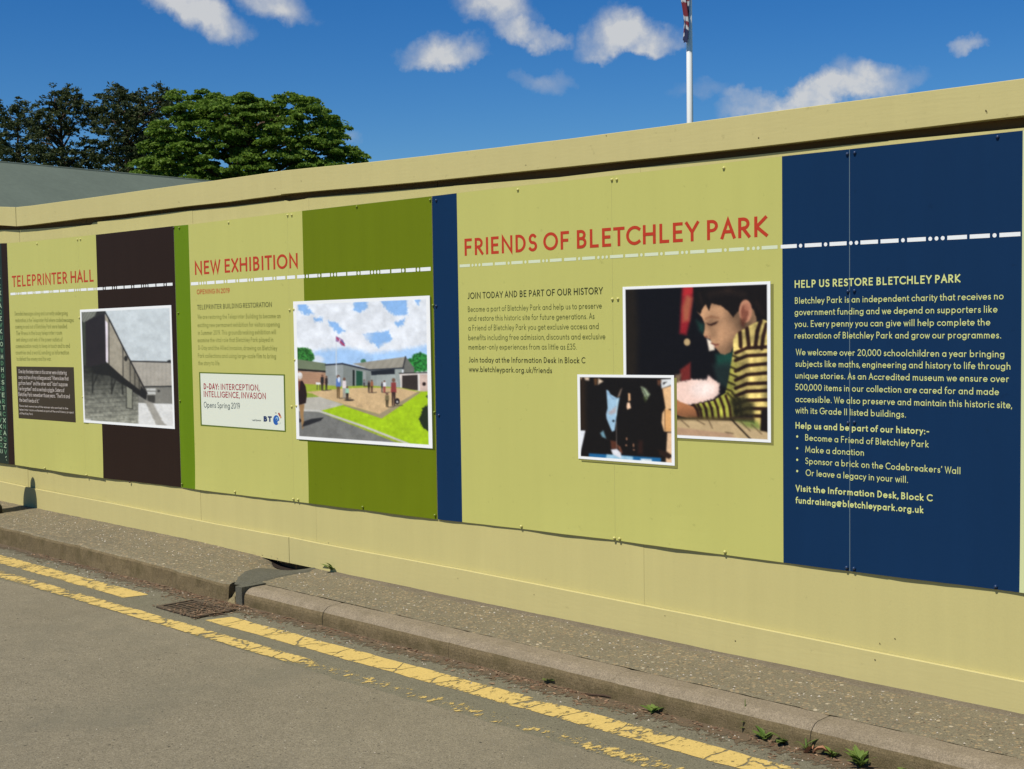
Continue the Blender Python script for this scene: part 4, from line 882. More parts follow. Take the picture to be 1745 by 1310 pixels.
b = MB(); px_text(b, 'Join today at the Information Desk in Block C', 799.5, 617.4, 997.3, 618.9, 9.6, .135); px_text(b, 'www.bletchleypark.org.uk/friends', 799.5, 633.4, 940.7, 635.9, 9.6, .135); b.build('body_text', m_ink, sD)
b = MB(); px_text(b, 'HELP US RESTORE BLETCHLEY PARK', 1355.2, 490.5, 1637.5, 481.0, 13.0, .17)
for t, xl, yl, xr, yr in [('Help us and be part of our history:-', 1356.5, 730.1, 1583.8, 740.2), ('Visit the Information Desk, Block C', 1356.5, 837, 1589, 854.4), ('fundraising@bletchleypark.org.uk', 1356.5, 857.3, 1574, 874.6)]: px_text(b, t, xl, yl, xr, yr, 11.2, .165)
b.build('bold_text', m_cremt, sD)
b = MB()
for t, xl, yl, xr, yr in [('Bletchley Park is an independent charity that receives no', 1355.2, 517.5, 1710.2, 509.8), ('government funding and we depend on supporters like', 1354.7, 537, 1699.8, 532.3), ('you. Every penny you can give will help complete the', 1354.7, 557, 1687.6, 554.4), ('restoration of Bletchley Park and grow our programmes.', 1354.7, 576.7, 1706.3, 576.4),
        ('We welcome over 20,000 schoolchildren a year bringing', 1356.7, 605, 1712, 608.9), ('subjects like maths, engineering and history to life through', 1356, 624.7, 1722.4, 629.6), ('unique stories. As an Accredited museum we ensure over', 1356, 644.7, 1719.8, 651.2), ('500,000 items in our collection are cared for and made', 1356, 664.7, 1702.4, 673.2),
        ('accessible. We also preserve and maintain this historic site,', 1356, 684.9, 1724, 695.8), ('with its Grade II listed buildings.', 1356, 703.9, 1544, 711.4), ('Become a Friend of Bletchley Park', 1372.8, 750.6, 1583, 762.5), ('Make a donation', 1372.8, 770.8, 1472.7, 776.5),
        ("Sponsor a brick on the Codebreakers' Wall", 1372.8, 790.3, 1637, 807.9), ('Or leave a legacy in your will.', 1373.6, 810.5, 1547.5, 822.7)]:
    px_text(b, t, xl, yl, xr, yr, 11.0, .115)
for py in (743.6, 763.6, 783.3, 802.5): ell_px(b, 1358.5, py, 1.7, 2.0, YT, 0)
b.build('body_text', m_cremt, sD)
cD = [(1062.7, 488.7), (1313.6, 479.0), (1313.6, 754.0), (1062.7, 740.9)]
drop_shadow(sD, cD, 4.6, 4.6, m_print_sh)
p = Paint(cD, 1055, 475, .2214, 250, 265)
p.c[:] = np.array([13, 11, 16]); p.poly([(30, 60), (130, 60), (150, 400), (140, 760), (30, 760)], (34, 27, 19), 40, .9)
p.poly([(488, 60), (578, 55), (572, 120), (545, 330), (520, 432), (468, 420), (478, 200)], (142, 30, 38), 18); p.poly([(520, 120), (565, 150), (540, 320), (495, 330), (490, 220)], (170, 98, 68), 24, .9); p.poly([(500, 55), (575, 55), (560, 110), (500, 130)], (176, 40, 44), 16)
p.ell(525, 487, 25, 28, (186, 158, 112), .25); p.poly([(595, 320), (660, 350), (655, 430), (620, 400)], (30, 76, 62), 25, .7); p.poly([(745, 580), (885, 560), (880, 680), (750, 680)], (26, 78, 64), 25, .8); p.poly([(720, 660), (870, 640), (850, 860), (760, 800)], (30, 46, 44), 25, .8)
p.poly([(676, 458), (745, 498), (735, 548), (695, 556)], (236, 222, 200), 9); p.poly([(470, 700), (552, 640), (552, 775), (480, 790)], (122, 40, 36), 14, .9); p.poly([(430, 740), (480, 730), (470, 800), (430, 800)], (150, 120, 90), 14, .8)
p.poly([(425, 800), (560, 775), (670, 778), (690, 738), (722, 770), (775, 805), (772, 880), (720, 925), (640, 950), (520, 975), (425, 930)], (238, 204, 188), 9, 1, 12); p.ell(650, 850, 90, 60, (250, 232, 222), .7, .8)
face = [(598, 250), (640, 296), (662, 348), (660, 390), (650, 432), (664, 450), (702, 464), (716, 490), (712, 500), (738, 510), (744, 530), (762, 552), (782, 576), (818, 584), (862, 562), (895, 480), (950, 400), (1060, 330), (1060, 250), (930, 170), (800, 180), (680, 180), (610, 215)]
p.poly(face, (192, 146, 108), 4); fm = (p.sdf(face) < 0)*1.0
p.c *= (1-fm*np.clip((p.u-640)/420, 0, 1)*.30)[:, None]; p.tint(fm*np.clip((700-p.u)/90, 0, 1), 1.12); p.tint(fm*np.exp(-((p.u-705)**2+(p.v-340)**2)/2600), .74); p.tint(fm*np.exp(-((p.u-720)**2+(p.v-420)**2)/1800), .86); p.tint(fm*np.clip((p.v-500)/90, 0, 1), .80); p.tint(fm*np.exp(-((p.u-820)**2+(p.v-430)**2)/7000), 1.14); p.tint(fm*np.exp(-((p.u-960)**2+(p.v-360)**2)/3000), .6); p.tint(fm*np.exp(-((p.u-900)**2+(p.v-260)**2)/5200), .72); p.tint(fm*np.exp(-((p.u-880)**2+(p.v-520)**2)/4200), .70); p.tint(fm*np.clip((225-p.v)/50, 0, 1), .7); p.tint(fm*np.exp(-((p.u-790)**2+(p.v-250)**2)/3600), 1.12); p.tint(fm*(p.n2-.5), 1.04); p.tint(fm*np.exp(-((p.u-690)**2+(p.v-405)**2)/500), 1.14)
p.poly([(668, 336), (700, 348), (768, 322), (748, 348), (712, 362), (688, 356)], (52, 30, 22), 5); p.line([(668, 306), (710, 290), (768, 300)], 11, (128, 84, 58), .7, 8); p.line([(712, 494), (738, 508), (766, 504)], 8, (104, 48, 40), 1, 5); p.ell(672, 446, 13, 8, (110, 64, 48), .5, .7); p.line([(700, 440), (706, 458)], 7, (150, 100, 76), .8, 5); p.line([(736, 524), (762, 520)], 9, (176, 110, 90), .8, 6)
p.poly([(570, 58), (1160, 42), (1160, 345), (1100, 310), (1062, 312), (1030, 215), (965, 165), (925, 240), (880, 296), (842, 250), (785, 205), (712, 188), (694, 248), (668, 196), (645, 226), (626, 274), (598, 250), (586, 190)], (21, 15, 13), 3.5, 1, 3)
p.line([(700, 120), (840, 90), (960, 120)], 26, (52, 38, 30), .55, 30); p.line([(620, 110), (640, 190)], 12, (48, 34, 28), .6, 14); p.line([(1060, 180), (1110, 270)], 20, (44, 32, 26), .5, 22); p.ell(975, 248, 50, 88, (192, 134, 104), .08); p.ell(968, 258, 30, 58, (118, 66, 50), .3, .85); p.ell(990, 215, 26, 30, (176, 116, 90), .3, .8); p.poly([(935, 300), (985, 310), (960, 375), (938, 350)], (80, 42, 30), 14, .8)
shirt = [(880, 470), (905, 420), (960, 388), (1030, 345), (1112, 312), (1160, 330), (1160, 1185), (1090, 1175), (1050, 1120), (1030, 1050), (900, 1058), (760, 1078), (640, 1085), (600, 1050), (580, 965), (720, 940), (820, 880), (845, 770), (862, 660), (880, 560)]
p.poly(shirt, (214, 190, 112), 3.5); sm = (p.sdf(shirt) < 0)*1.0
p.blend(sm*np.clip((960-p.u)/120, 0, 1)*np.clip((p.v-540)/120, 0, 1), (150, 160, 52), .75)
c0 = p.c.copy(); DK = (44, 24, 16)
for q in ([(932, 412), (938, 522)], [(985, 378), (1000, 512)], [(1092, 325), (1066, 400), (1052, 515)], [(1136, 350), (1112, 440), (1100, 535)]): p.line(q, 30, DK, 1, 4)
for yl_, yr_ in [(560, 522), (618, 582), (700, 650), (770, 722), (832, 800), (890, 858), (955, 930), (1010, 1000), (1062, 1058)]: p.line([(898, yl_+10), (985, (yl_+yr_)/2-8), (1165, yr_)], 27, DK, 1, 4)
for x, y in [(905, 600), (895, 690), (880, 740), (862, 800), (840, 850)]: p.line([(x+30, y+16), (x-40, y-14)], 16, (44, 34, 14), .9, 6)
for x in (598, 640, 684, 730, 776, 822): p.line([(x, 948-(x-598)*.22), (x+30, 1005-(x-598)*.1), (x+44, 1095)], 20, DK, 1, 4)
for x in (866, 905): p.line([(x-30, 880), (x+20, 930), (x+40, 1050)], 22, (40, 34, 14), .9, 8)
p.poly([(850, 930), (960, 900), (1035, 960), (1045, 1060), (880, 1062)], (38, 36, 18), 26, .85); p.tint(sm*np.clip((p.v-840)/200, 0, 1)*(p.u > 1000)*0, .8)
p.c = np.where((sm > 0)[:, None], p.c, np.where((p.sdf(shirt) < 3)[:, None], p.c, c0))
p.tint(sm*np.clip((p.n1-.5)*2.2, -1, 1), 1.35); p.tint(sm*np.exp(-((p.u-960)/34)**2)*(p.v > 560)*(p.v < 900), .72); p.tint(sm*np.clip((p.u-1085)/60, 0, 1), .8)
p.poly([(425, 915), (470, 945), (580, 985), (622, 1072), (520, 1068), (425, 1042)], (172, 112, 72), 5); p.tint((p.sdf([(425, 915), (580, 985), (622, 1072), (425, 1042)]) < 0)*np.clip((p.v-990)/70, 0, 1), .72); p.line([(580, 972), (604, 1010), (618, 1070)], 22, DK, 1, 4)
p.poly([(425, 1078), (620, 1078), (800, 1088), (1000, 1100), (1060, 1120), (1160, 1190), (1160, 1250), (425, 1215)], (192, 166, 124), 5); p.poly([(425, 1060), (1050, 1062), (1050, 1096), (425, 1086)], (76, 62, 36), 12, .8)
p.poly([(425, 1140), (860, 1190), (900, 1222), (425, 1215)], (176, 140, 112), 8, .8); p.line([(860, 1075), (1015, 1235)], 12, (40, 32, 22)); p.poly([(900, 1090), (1070, 1095), (1100, 1160), (980, 1140)], (110, 130, 58), 20, .8)
for q in ([(480, 1088), (540, 1140)], [(690, 1085), (720, 1150)], [(600, 1088), (660, 1120)], [(940, 1100), (1010, 1170)], [(1020, 1120), (1100, 1195)], [(820, 1180), (880, 1190)]): p.line(q, 7, (74, 58, 40), .8, 4)
p.poly([(1095, 1015), (1160, 985), (1160, 1182), (1088, 1168)], (24, 16, 12), 6); p.tint((p.n3-.5), 1.10)
p.blur(2); p.finish('boy_photograph', sD, (.0165, .0125))
cE = [(983.9, 637.8), (1149.0, 639.1), (1150.3, 793.3), (986.5, 781.2)]
b = MB(); quad_px(b, [(x+4.2, y+4.4) for x, y in cE], D-.0107); b.build('picture_drop_shadow', mat('print_drop_shadow_b', (132, 130, 68), .4), sD)  # printed drop shadow of the small picture, a flat dark tone
p = Paint(cE, 980, 630, .1298, 165, 155); p.kS = 1.8
p.c[:] = np.array([19, 15, 14]); p.poly([(60, 90), (135, 90), (140, 780), (60, 780)], (48, 33, 20), 30, .8)
for q, c_ in [([(62, 95), (100, 95), (80, 130)], (190, 160, 130)), ([(122, 95), (192, 95), (186, 140), (140, 135)], (216, 192, 166)), ([(310, 108), (375, 150), (305, 196)], (214, 190, 164)), ([(250, 110), (300, 110), (290, 200), (260, 200)], (92, 62, 36))]: p.poly(q, c_, 8)
p.poly([(415, 262), (440, 270), (470, 320), (560, 372), (590, 360), (556, 560), (524, 795), (490, 812), (450, 720), (418, 640), (412, 580), (432, 500)], (156, 190, 212), 5); p.poly([(440, 560), (545, 480), (540, 560), (470, 590)], (176, 160, 158), 12, .8); p.line([(430, 300), (500, 380), (560, 375)], 10, (110, 145, 176), .8, 6); p.line([(560, 380), (545, 600)], 10, (200, 222, 226), .8, 5); p.ell(508, 670, 16, 16, (40, 50, 60))
p.poly([(335, 830), (375, 795), (412, 900), (360, 880)], (110, 150, 165), 8); p.poly([(600, 260), (622, 240), (590, 345), (560, 362)], (150, 128, 110), 8)
p.poly([(702, 305), (728, 310), (732, 400), (704, 415)], (236, 184, 136), 5); p.poly([(690, 430), (722, 428), (738, 500), (690, 522), (680, 480)], (240, 200, 166), 5)
p.poly([(868, 220), (920, 235), (990, 322), (940, 395), (905, 330)], (150, 164, 132), 10, 1, 14); p.poly([(900, 360), (950, 350), (930, 420)], (70, 84, 44), 14, .8); p.line([(890, 240), (950, 360)], 9, (40, 44, 36), .8)
p.poly([(1130, 125), (1290, 115), (1290, 190), (1140, 245)], (222, 224, 222), 5); p.poly([(1160, 165), (1215, 155), (1160, 200)], (28, 24, 24), 5); p.poly([(1085, 130), (1140, 140), (1110, 215), (1085, 190)], (96, 62, 44), 8)
p.poly([(1150, 245), (1290, 200), (1290, 815), (1172, 808), (1140, 690), (1150, 570), (1192, 500)], (226, 182, 132), 5); p.poly([(1190, 520), (1290, 515), (1290, 812), (1186, 806)], (222, 164, 100), 6, .9); p.line([(1184, 520), (1184, 800)], 7, (90, 58, 36)); p.line([(1240, 520), (1290, 518)], 14, (60, 38, 24))
p.poly([(1215, 825), (1290, 825), (1290, 1240), (1185, 1240), (1200, 1120)], (222, 184, 144), 5); p.poly([(1090, 1040), (1220, 1080), (1290, 1130), (1240, 1170), (1120, 1120)], (40, 26, 20), 8)
p.poly([(55, 795), (140, 797), (76, 1085), (55, 1085)], (226, 229, 233), 4)
p.poly([(190, 1095), (1135, 1155), (1135, 1250), (170, 1200)], (28, 98, 148), 5); p.poly([(420, 1108), (765, 1140), (765, 1200), (405, 1175)], (152, 192, 214), 5); p.poly([(865, 1165), (1012, 1172), (1012, 1230), (862, 1220)], (206, 218, 224), 5); p.poly([(1135, 1150), (1195, 1155), (1195, 1250), (1135, 1250)], (24, 20, 18), 5)
p.poly([(468, 925), (545, 938), (572, 1040), (480, 1040)], (84, 46, 32), 7); p.poly([(476, 1048), (552, 1038), (606, 1085), (612, 1160), (560, 1140), (500, 1112)], (216, 217, 222), 5); p.line([(546, 680), (549, 1030)], 9, (124, 112, 104)); p.poly([(555, 980), (600, 1010), (625, 1090), (600, 1080)], (130, 76, 54), 8)
for x, y, rx, ry in [(682, 905, 10, 20), (772, 990, 9, 26), (776, 1050, 12, 10), (676, 990, 12, 12)]: p.ell(x, y, rx, ry, (196, 140, 104), .4, .8)
p.poly([(840, 930), (890, 930), (890, 1100), (830, 1100)], (52, 28, 22), 16, .8)
for k in range(len(p.c)): pass
p.blur(2); o = p.finish('group_photograph', sD, (.0165, .0125))
for v in o.data.vertices: v.co.y -= .0008
screws(sD, [(882.5, 323, sc_l), (1042.5, 306, sc_l), (1051, 305.5, sc_l), (1043.5, 509.5, sc_l), (1053, 509, sc_l), (1233.5, 286, sc_l), (1444, 262, sc_d), (1456.5, 260, sc_d), (1700, 233, sc_d), (1445, 496, sc_d), (1456, 495, sc_d), (1445, 720, sc_d), (1456, 719, sc_d),
            (743.5, 341, sc_d), (743.5, 521, sc_d), (748, 707, sc_d), (889, 896.5, sc_l), (1047.5, 916.5, sc_l), (1056.5, 917.5, sc_l), (1236, 940, sc_l), (1443.5, 966.5, sc_d), (1456, 968, sc_d), (1697.5, 999, sc_d)])

# ------------------------------------------------------------------ flagpole with limp flag
pb = at_depth(1175.8, 210, 19.0)
pole = thing('flagpole', (pb[0], pb[1], -.1), 'tall white flagpole rising behind the hoarding, carrying a limp flag', 'flagpole')
b = MB(); b.tube([(pb[0], pb[1], -.1), (pb[0], pb[1], 4.6), (pb[0], pb[1], 9.0)], [.052, .044, .03], 18); b.build('pole', mat('white_gloss_paint', (246, 245, 240), .45, spec=.3), pole, smooth=True)
b = MB(); b.lathe([(.0, 9.0), (.05, 9.02), (.07, 9.07), (.05, 9.12), (.001, 9.14)], pb[0], pb[1], 14); b.build('finial', mat('gold_finial', (190, 150, 60), .3), pole, smooth=True)
b = MB(); b.lathe([(.14, -.1), (.14, .0), (.07, .03), (.06, .5), (.052, .52)], pb[0], pb[1], 16); b.build('base_sleeve', mat('grey_steel', (130, 132, 130), .5), pole)
side = Vector((FW[0], FW[1], 0)).normalized(); rgt = Vector((RT[0], RT[1], 0)).normalized()
anch = Vector(pb); anch.z = 0; anch = anch-side*.055-rgt*.045
b = MB(); hy = Vector(pb)+side*.06+rgt*.01; b.tube([(hy.x, hy.y, .9), (hy.x, hy.y, 8.9)], .006, 6); b.build('halyard', mat('rope', (170, 160, 140), .8), pole)
# flag cloth hanging in folds: u along the fly, gathered; v down the hoist
NU, NV = 46, 60; vs = []; cols = []
def union(u, v):                       # flag face colours, u along 2:1 length, v height
    x, y = u*2-1, v-.5; W_, R_, B_ = (176, 178, 180), (108, 26, 40), (20, 28, 64)
    if abs(y) < .1 or abs(x) < .1: return R_
    if abs(y) < .167 or abs(x) < .167: return W_
    d = abs(abs(y)-abs(x)*.5)
    if d < .05: return R_
    if d < .11: return W_
    return B_
for j in range(NV+1):
    v = j/NV
    for i in range(NU+1):
        u = i/NU
        z = 6.34-1.05*v-.36*u*(1-.25*v)-.06*math.sin(u*9+v*3)
        swing = .020+.12*u*(.4+.6*v)
        fold = .05*math.sin(u*17+v*2.2)*(.4+.6*u)
        lat = -.010-.078*(u**.7)*(.75+.35*math.sin(v*5+1))+.03*math.sin(u*23+v*4)
        pnt = anch+rgt*(lat+.03)-side*(.01+.4*swing*.5+fold*.6); vs.append((pnt.x, pnt.y, z)); cols.append((*lin(union(u, v)), 1))
b = MB(); n = NU+1
b.add(vs, [(j*n+i, j*n+i+1, (j+1)*n+i+1, (j+1)*n+i) for j in range(NV) for i in range(NU)])
m_flag = bpy.data.materials.new('flag_cloth'); m_flag.use_nodes = True; t_ = m_flag.node_tree; a_ = N(t_, 'ShaderNodeAttribute', attribute_name='cloth')
t_.nodes['Principled BSDF'].inputs['Roughness'].default_value = .85; t_.links.new(a_.outputs['Color'], t_.nodes['Principled BSDF'].inputs['Base Color'])
fl = b.build('flag', m_flag, None, smooth=True); at_ = fl.data.attributes.new('cloth', 'FLOAT_COLOR', 'POINT'); at_.data.foreach_set('color', [c for q in cols for c in q])
recentre(fl, (anch.x, anch.y, 5.2)); tag(fl, 'red, white and blue flag hanging limp on the white flagpole', 'flag')

# ------------------------------------------------------------------ low building behind the hoarding
ra = at_depth(0, 276, 24.0); rb = at_depth(340, 307, 24.0); sca = (ra[2]-EYE)
rb = at_depth(340, 307, 24.0*(sca)/(rb[2]-EYE))
rz = ra[2]; dv = np.array([rb[0]-ra[0], rb[1]-ra[1]]); dv /= np.linalg.norm(dv); nv = np.array([dv[1], -dv[0]])
if nv@(-ra[:2]) < 0: nv = -nv
A_ = ra[:2]-dv*8; B_ = ra[:2]+dv*16
hall = thing('low_building', ((A_[0]+B_[0])/2, (A_[1]+B_[1])/2, -.1), 'low brick building with a long grey green felt roof behind the hoarding at left', 'building')
hw, ez = 4.6, 2.35
def P3(q, off, z): w = q+nv*off; return (w[0], w[1], z)
b = MB()
q_ = [P3(A_, hw-.35, -.16), P3(B_, hw-.35, -.16), P3(B_, -hw+.35, -.16), P3(A_, -hw+.35, -.16)]; top = [P3(A_, hw-.35, ez), P3(B_, hw-.35, ez), P3(B_, -hw+.35, ez), P3(A_, -hw+.35, ez)]
b.hexa(q_+top); b.add([top[0], top[3], P3(A_, 0, rz-.2)], [(0, 1, 2)]); b.add([top[1], top[2], P3(B_, 0, rz-.2)], [(0, 2, 1)])
mbr = bpy.data.materials.new('red_brick'); mbr.use_nodes = True; t_ = mbr.node_tree
br = N(t_, 'ShaderNodeTexBrick', ins={'Color1': (.28, .12, .07, 1), 'Color2': (.22, .09, .05, 1), 'Mortar': (.3, .27, .22, 1), 'Scale': 4.5}); tcc = N(t_, 'ShaderNodeTexCoord'); t_.links.new(tcc.outputs['Object'], br.inputs['Vector']); t_.links.new(br.outputs['Color'], t_.nodes['Principled BSDF'].inputs['Base Color'])
b.build('wall', mbr, hall)
b = MB(); A2, B2 = A_-dv*.4, B_+dv*.4
m_roof = mat('mossy_roof_felt', (102, 112, 98), .85, .16, .9, .3, 25, .15, k=.85, grain=.12, gscale=9)
NS = 24
for sgn in (1, -1):
    vs = []; 
    for k in range(NS+1):
        w = A2+(B2-A2)*k/NS; vs += [P3(w, 0, rz+.004*wob(k)), P3(w, sgn*hw, ez-.05), P3(w, sgn*hw, ez-.17), P3(w, 0, rz-.12)]
    for k in range(NS):
        for j in range(4): q = [vs[k*4+j], vs[k*4+4+j], vs[k*4+4+(j+1) % 4], vs[k*4+(j+1) % 4]]; b.add(q, [(0, 1, 2, 3)])
    b.add(vs[:4], [(0, 1, 2, 3)]); b.add(vs[-4:], [(3, 2, 1, 0)])
rf = b.build('roof', m_roof, hall)
b = MB(); w0, w1 = P3(A2, 0, rz-.01), P3(B2, 0, rz-.01); b.tube([w0, w1], .03, 8); b.build('ridge_roll', m_roof, rf)
b = MB(); b.tube([P3(A2, hw+.06, ez-.12), P3(B2, hw+.06, ez-.12)], .06, 8); b.build('gutter', mat('black_gutter', (30, 30, 30), .5), hall)
for k in range(6):
    w = A_+dv*(2.5+k*3.7); b = MB()
    def W3(s, z, o): r_ = w+dv*s+nv*(hw-.35+o); return (r_[0], r_[1], z)
    for s0, s1, z0, z1 in ((-.7, .7, .85, .92), (-.7, .7, 1.93, 2.0), (-.7, -.63, .92, 1.93), (.63, .7, .92, 1.93), (-.03, .03, .92, 1.93)):
        b.hexa([W3(s0, z0, .003), W3(s1, z0, .003), W3(s1, z0, .06), W3(s0, z0, .06), W3(s0, z1, .003), W3(s1, z1, .003), W3(s1, z1, .06), W3(s0, z1, .06)])
    wn = b.build('window', mat('window_frame_white', (210, 210, 204), .5), hall)
    b = MB(); b.add([W3(-.63, .92, .02), W3(.63, .92, .02), W3(.63, 1.93, .02), W3(-.63, 1.93, .02)], [(0, 1, 2, 3)]); b.build('pane', mat('window_glass', (26, 32, 38), .08, spec=.6), wn)

# ------------------------------------------------------------------ trees
def leaf_mat(name, c1, c2, tr=.25):
    m = bpy.data.materials.new(name); m.use_nodes = True; t = m.node_tree; bs = t.nodes['Principled BSDF']
    gi = N(t, 'ShaderNodeNewGeometry'); mx = N(t, 'ShaderNodeMixRGB'); mx.inputs[1].default_value = (*c1, 1); mx.inputs[2].default_value = (*c2, 1)
    t.links.new(gi.outputs['Random Per Island'], mx.inputs[0]); t.links.new(mx.outputs[0], bs.inputs['Base Color'])
    bs.inputs['Roughness'].default_value = .6; bs.inputs['Specular IOR Level'].default_value = .2
    tl = N(t, 'ShaderNodeBsdfTranslucent'); t.links.new(mx.outputs[0], tl.inputs[0]); ms = N(t, 'ShaderNodeMixShader'); ms.inputs[0].default_value = tr
    t.links.new(bs.outputs[0], ms.inputs[1]); t.links.new(tl.outputs[0], ms.inputs[2]); t.links.new(ms.outputs[0], t.nodes['Material Output'].inputs['Surface']); return m
m_dec = leaf_mat('broadleaf', (.075, .15, .014), (.20, .30, .042), .45); m_pine = leaf_mat('pine_needles', (.024, .044, .016), (.085, .098, .030), .28); m_bark = mat('bark', (74, 58, 44), .9, .2, 4, .6, 20)
def inside(poly, x, y):
    c = False; j = len(poly)-1
    for i in range(len(poly)):
        (xi, yi), (xj, yj) = poly[i], poly[j]
        if (yi > y) != (yj > y) and x < (xj-xi)*(y-yi)/(yj-yi)+xi: c = not c
        j = i
    return c
def cards(C, leaf, elong, rg, lift=.5):
    n = len(C); a = rg.normal(size=(n, 3)); a[:, 2] *= .6; a /= np.linalg.norm(a, axis=1)[:, None]
    t = rg.normal(size=(n, 3)); t[:, 2] += lift; bb = np.cross(a, t); bb /= np.linalg.norm(bb, axis=1)[:, None]
    L = leaf*rg.uniform(.55, 1.35, (n, 1)); w = L*elong
    return np.stack([C-a*L*.5, C+bb*w*.5+a*L*.05, C+a*L*.5, C-bb*w*.5-a*L*.05], 1).reshape(-1, 3)
def crown_pts(outline, gaps, dist, spacing, rspray, per, depth, flat, rg, dome):
    """sprays of leaves through the crown's volume; outline measured at the tree's distance in photo px"""
    k = dist/F_PX; back = np.array([FW[0], FW[1], 0]); back /= np.linalg.norm(back)
    xs = [p[0] for p in outline]; ys = [p[1] for p in outline]; x0, x1, y0, y1 = min(xs), max(xs), min(ys), max(ys); cx = (x0+x1)/2; hw_ = (x1-x0)/2
    out = []; ends = []; y = y0
    while y < y1:
        x = x0
        while x < x1:
            px, py = x+rg.uniform(-.7, .7)*spacing, y+rg.uniform(-.7, .7)*spacing; x += spacing
            if not inside(outline, px, py): continue
            if any(((px-gx)/grx)**2+((py-gy)/gry)**2 < rg.uniform(.6, 1.2) for gx, gy, grx, gry in gaps): continue
            half = depth*math.sqrt(max(.08, 1-((px-cx)/hw_)**2*.85))*math.sqrt(max(.1, min(1, (py-y0+14)/60)))
            for lay in (-1, .15, 1):
                if lay > 0 and rg.random() < .4: continue
                r = rspray*k*rg.uniform(.6, 1.35); c = at_depth(px+rg.normal()*2, py+rg.normal()*2, dist)+back*(lay*half*rg.uniform(.45, 1.0)); n = int(per*rg.uniform(.5, 1.3))
                d = rg.normal(size=(n, 3)); d /= np.linalg.norm(d, axis=1)[:, None]
                if dome: d[:, 2] = np.abs(d[:, 2])*1.0-.25
                P_ = d*(rg.random((n, 1))**(.33 if dome else .6))*r*np.array([1.25, 1.25, flat]); out.append(c+P_)
                if rg.random() < .10: ends.append(c)
        y += spacing
    return np.concatenate(out), ends
def tree(name, outline, gaps, dist, label, cat, m, spacing, rspray, per, leaf, elong, flat, depth, seed, trunk_px, dome, group=None):
    rg = np.random.default_rng(seed); base = at_depth(trunk_px, 520, dist); base[2] = -.16
    root = thing(name, tuple(base), label, cat, group)
    C, ends = crown_pts(outline, gaps, dist, spacing, rspray, per, depth, flat, rg, dome); v = cards(C, leaf, elong, rg)
    b = MB(); n = len(C); b.v = v.tolist(); b.f = [(4*i, 4*i+1, 4*i+2, 4*i+3) for i in range(n)]; b.m = [0]*n; b.build('crown', m, root)
    topz = C[:, 2].max()-1.2; b = MB(); tp = at_depth(trunk_px, 520, dist); pts = []
    for i in range(7):
        f = i/6; pts.append((tp[0]+.22*math.sin(seed+3*f), tp[1]+.2*math.cos(seed+2*f), -.2+(topz+.2)*f))
    b.tube(pts, [.32, .26, .22, .18, .13, .08, .02], 9)
    for e in ends:
        zz = max(1.5, e[2]-.35*math.hypot(e[0]-tp[0], e[1]-tp[1])-.3); f = min(.97, zz/topz); s0 = np.array([np.interp(f, np.linspace(0, 1, 7), [q[c] for q in pts]) for c in range(3)])
        mid = (s0+e)/2+np.array([rg.normal()*.15, rg.normal()*.15, .12]); b.tube([tuple(s0), tuple(mid), tuple(e)], [.06, .035, .01], 5)
    b.build('trunk', m_bark, root, smooth=True); return root
GP = 'dark pines beyond the low roof'
PG = [(23, 244, 14, 9), (46, 226, 8, 11), (50, 270, 8, 5), (110, 236, 18, 15), (158, 214, 17, 8), (145, 236, 20, 11), (178, 240, 6, 5), (240, 214, 8, 4), (262, 222, 9, 5), (285, 212, 8, 4), (125, 272, 12, 4), (86, 262, 8, 5), (-18, 240, 9, 7)]
PK = dict(spacing=8.0, rspray=7.2, per=44, leaf=.15, elong=.42, flat=.62)
def pine(outline, dist, label, seed, tpx, depth): tree('pine_tree', outline, PG, dist, label, 'tree', m_pine, PK['spacing'], PK['rspray'], PK['per'], PK['leaf'], PK['elong'], PK['flat'], depth, seed, tpx, False, GP)
pine([(-40, 330), (-46, 240), (-36, 185), (-20, 172), (0, 172), (8, 184), (12, 205), (6, 240), (14, 330)], 63, 'dark pine at the left edge of the photo, mostly cut off by it', 3, -14, 1.3)
pine([(8, 330), (4, 250), (8, 205), (22, 185), (28, 172), (32, 164), (37, 174), (43, 172), (50, 168), (53, 180), (58, 195), (64, 215), (66, 260), (72, 330)], 61, 'slim pointed dark pine, second from the left edge, above the felt roof', 4, 32, 1.2)
pine([(60, 330), (58, 260), (62, 215), (66, 190), (72, 178), (84, 174), (96, 164), (102, 153), (107, 146), (112, 154), (117, 164), (121, 154), (126, 149), (132, 158), (142, 168), (148, 178), (160, 186), (168, 200), (162, 235), (160, 270), (166, 330)], 59, 'tall dark pine with a forked pointed top in the middle of the pines', 5, 104, 1.7)
pine([(160, 330), (166, 270), (168, 215), (166, 190), (172, 172), (178, 164), (190, 158), (200, 151), (208, 152), (219, 147), (228, 153), (240, 154), (252, 160), (262, 155), (272, 150), (280, 150), (288, 158), (298, 160), (306, 170), (314, 190), (312, 230), (300, 260), (296, 330)], 59, 'broad domed dark pine beside the green broadleaf tree', 6, 222, 2.2)
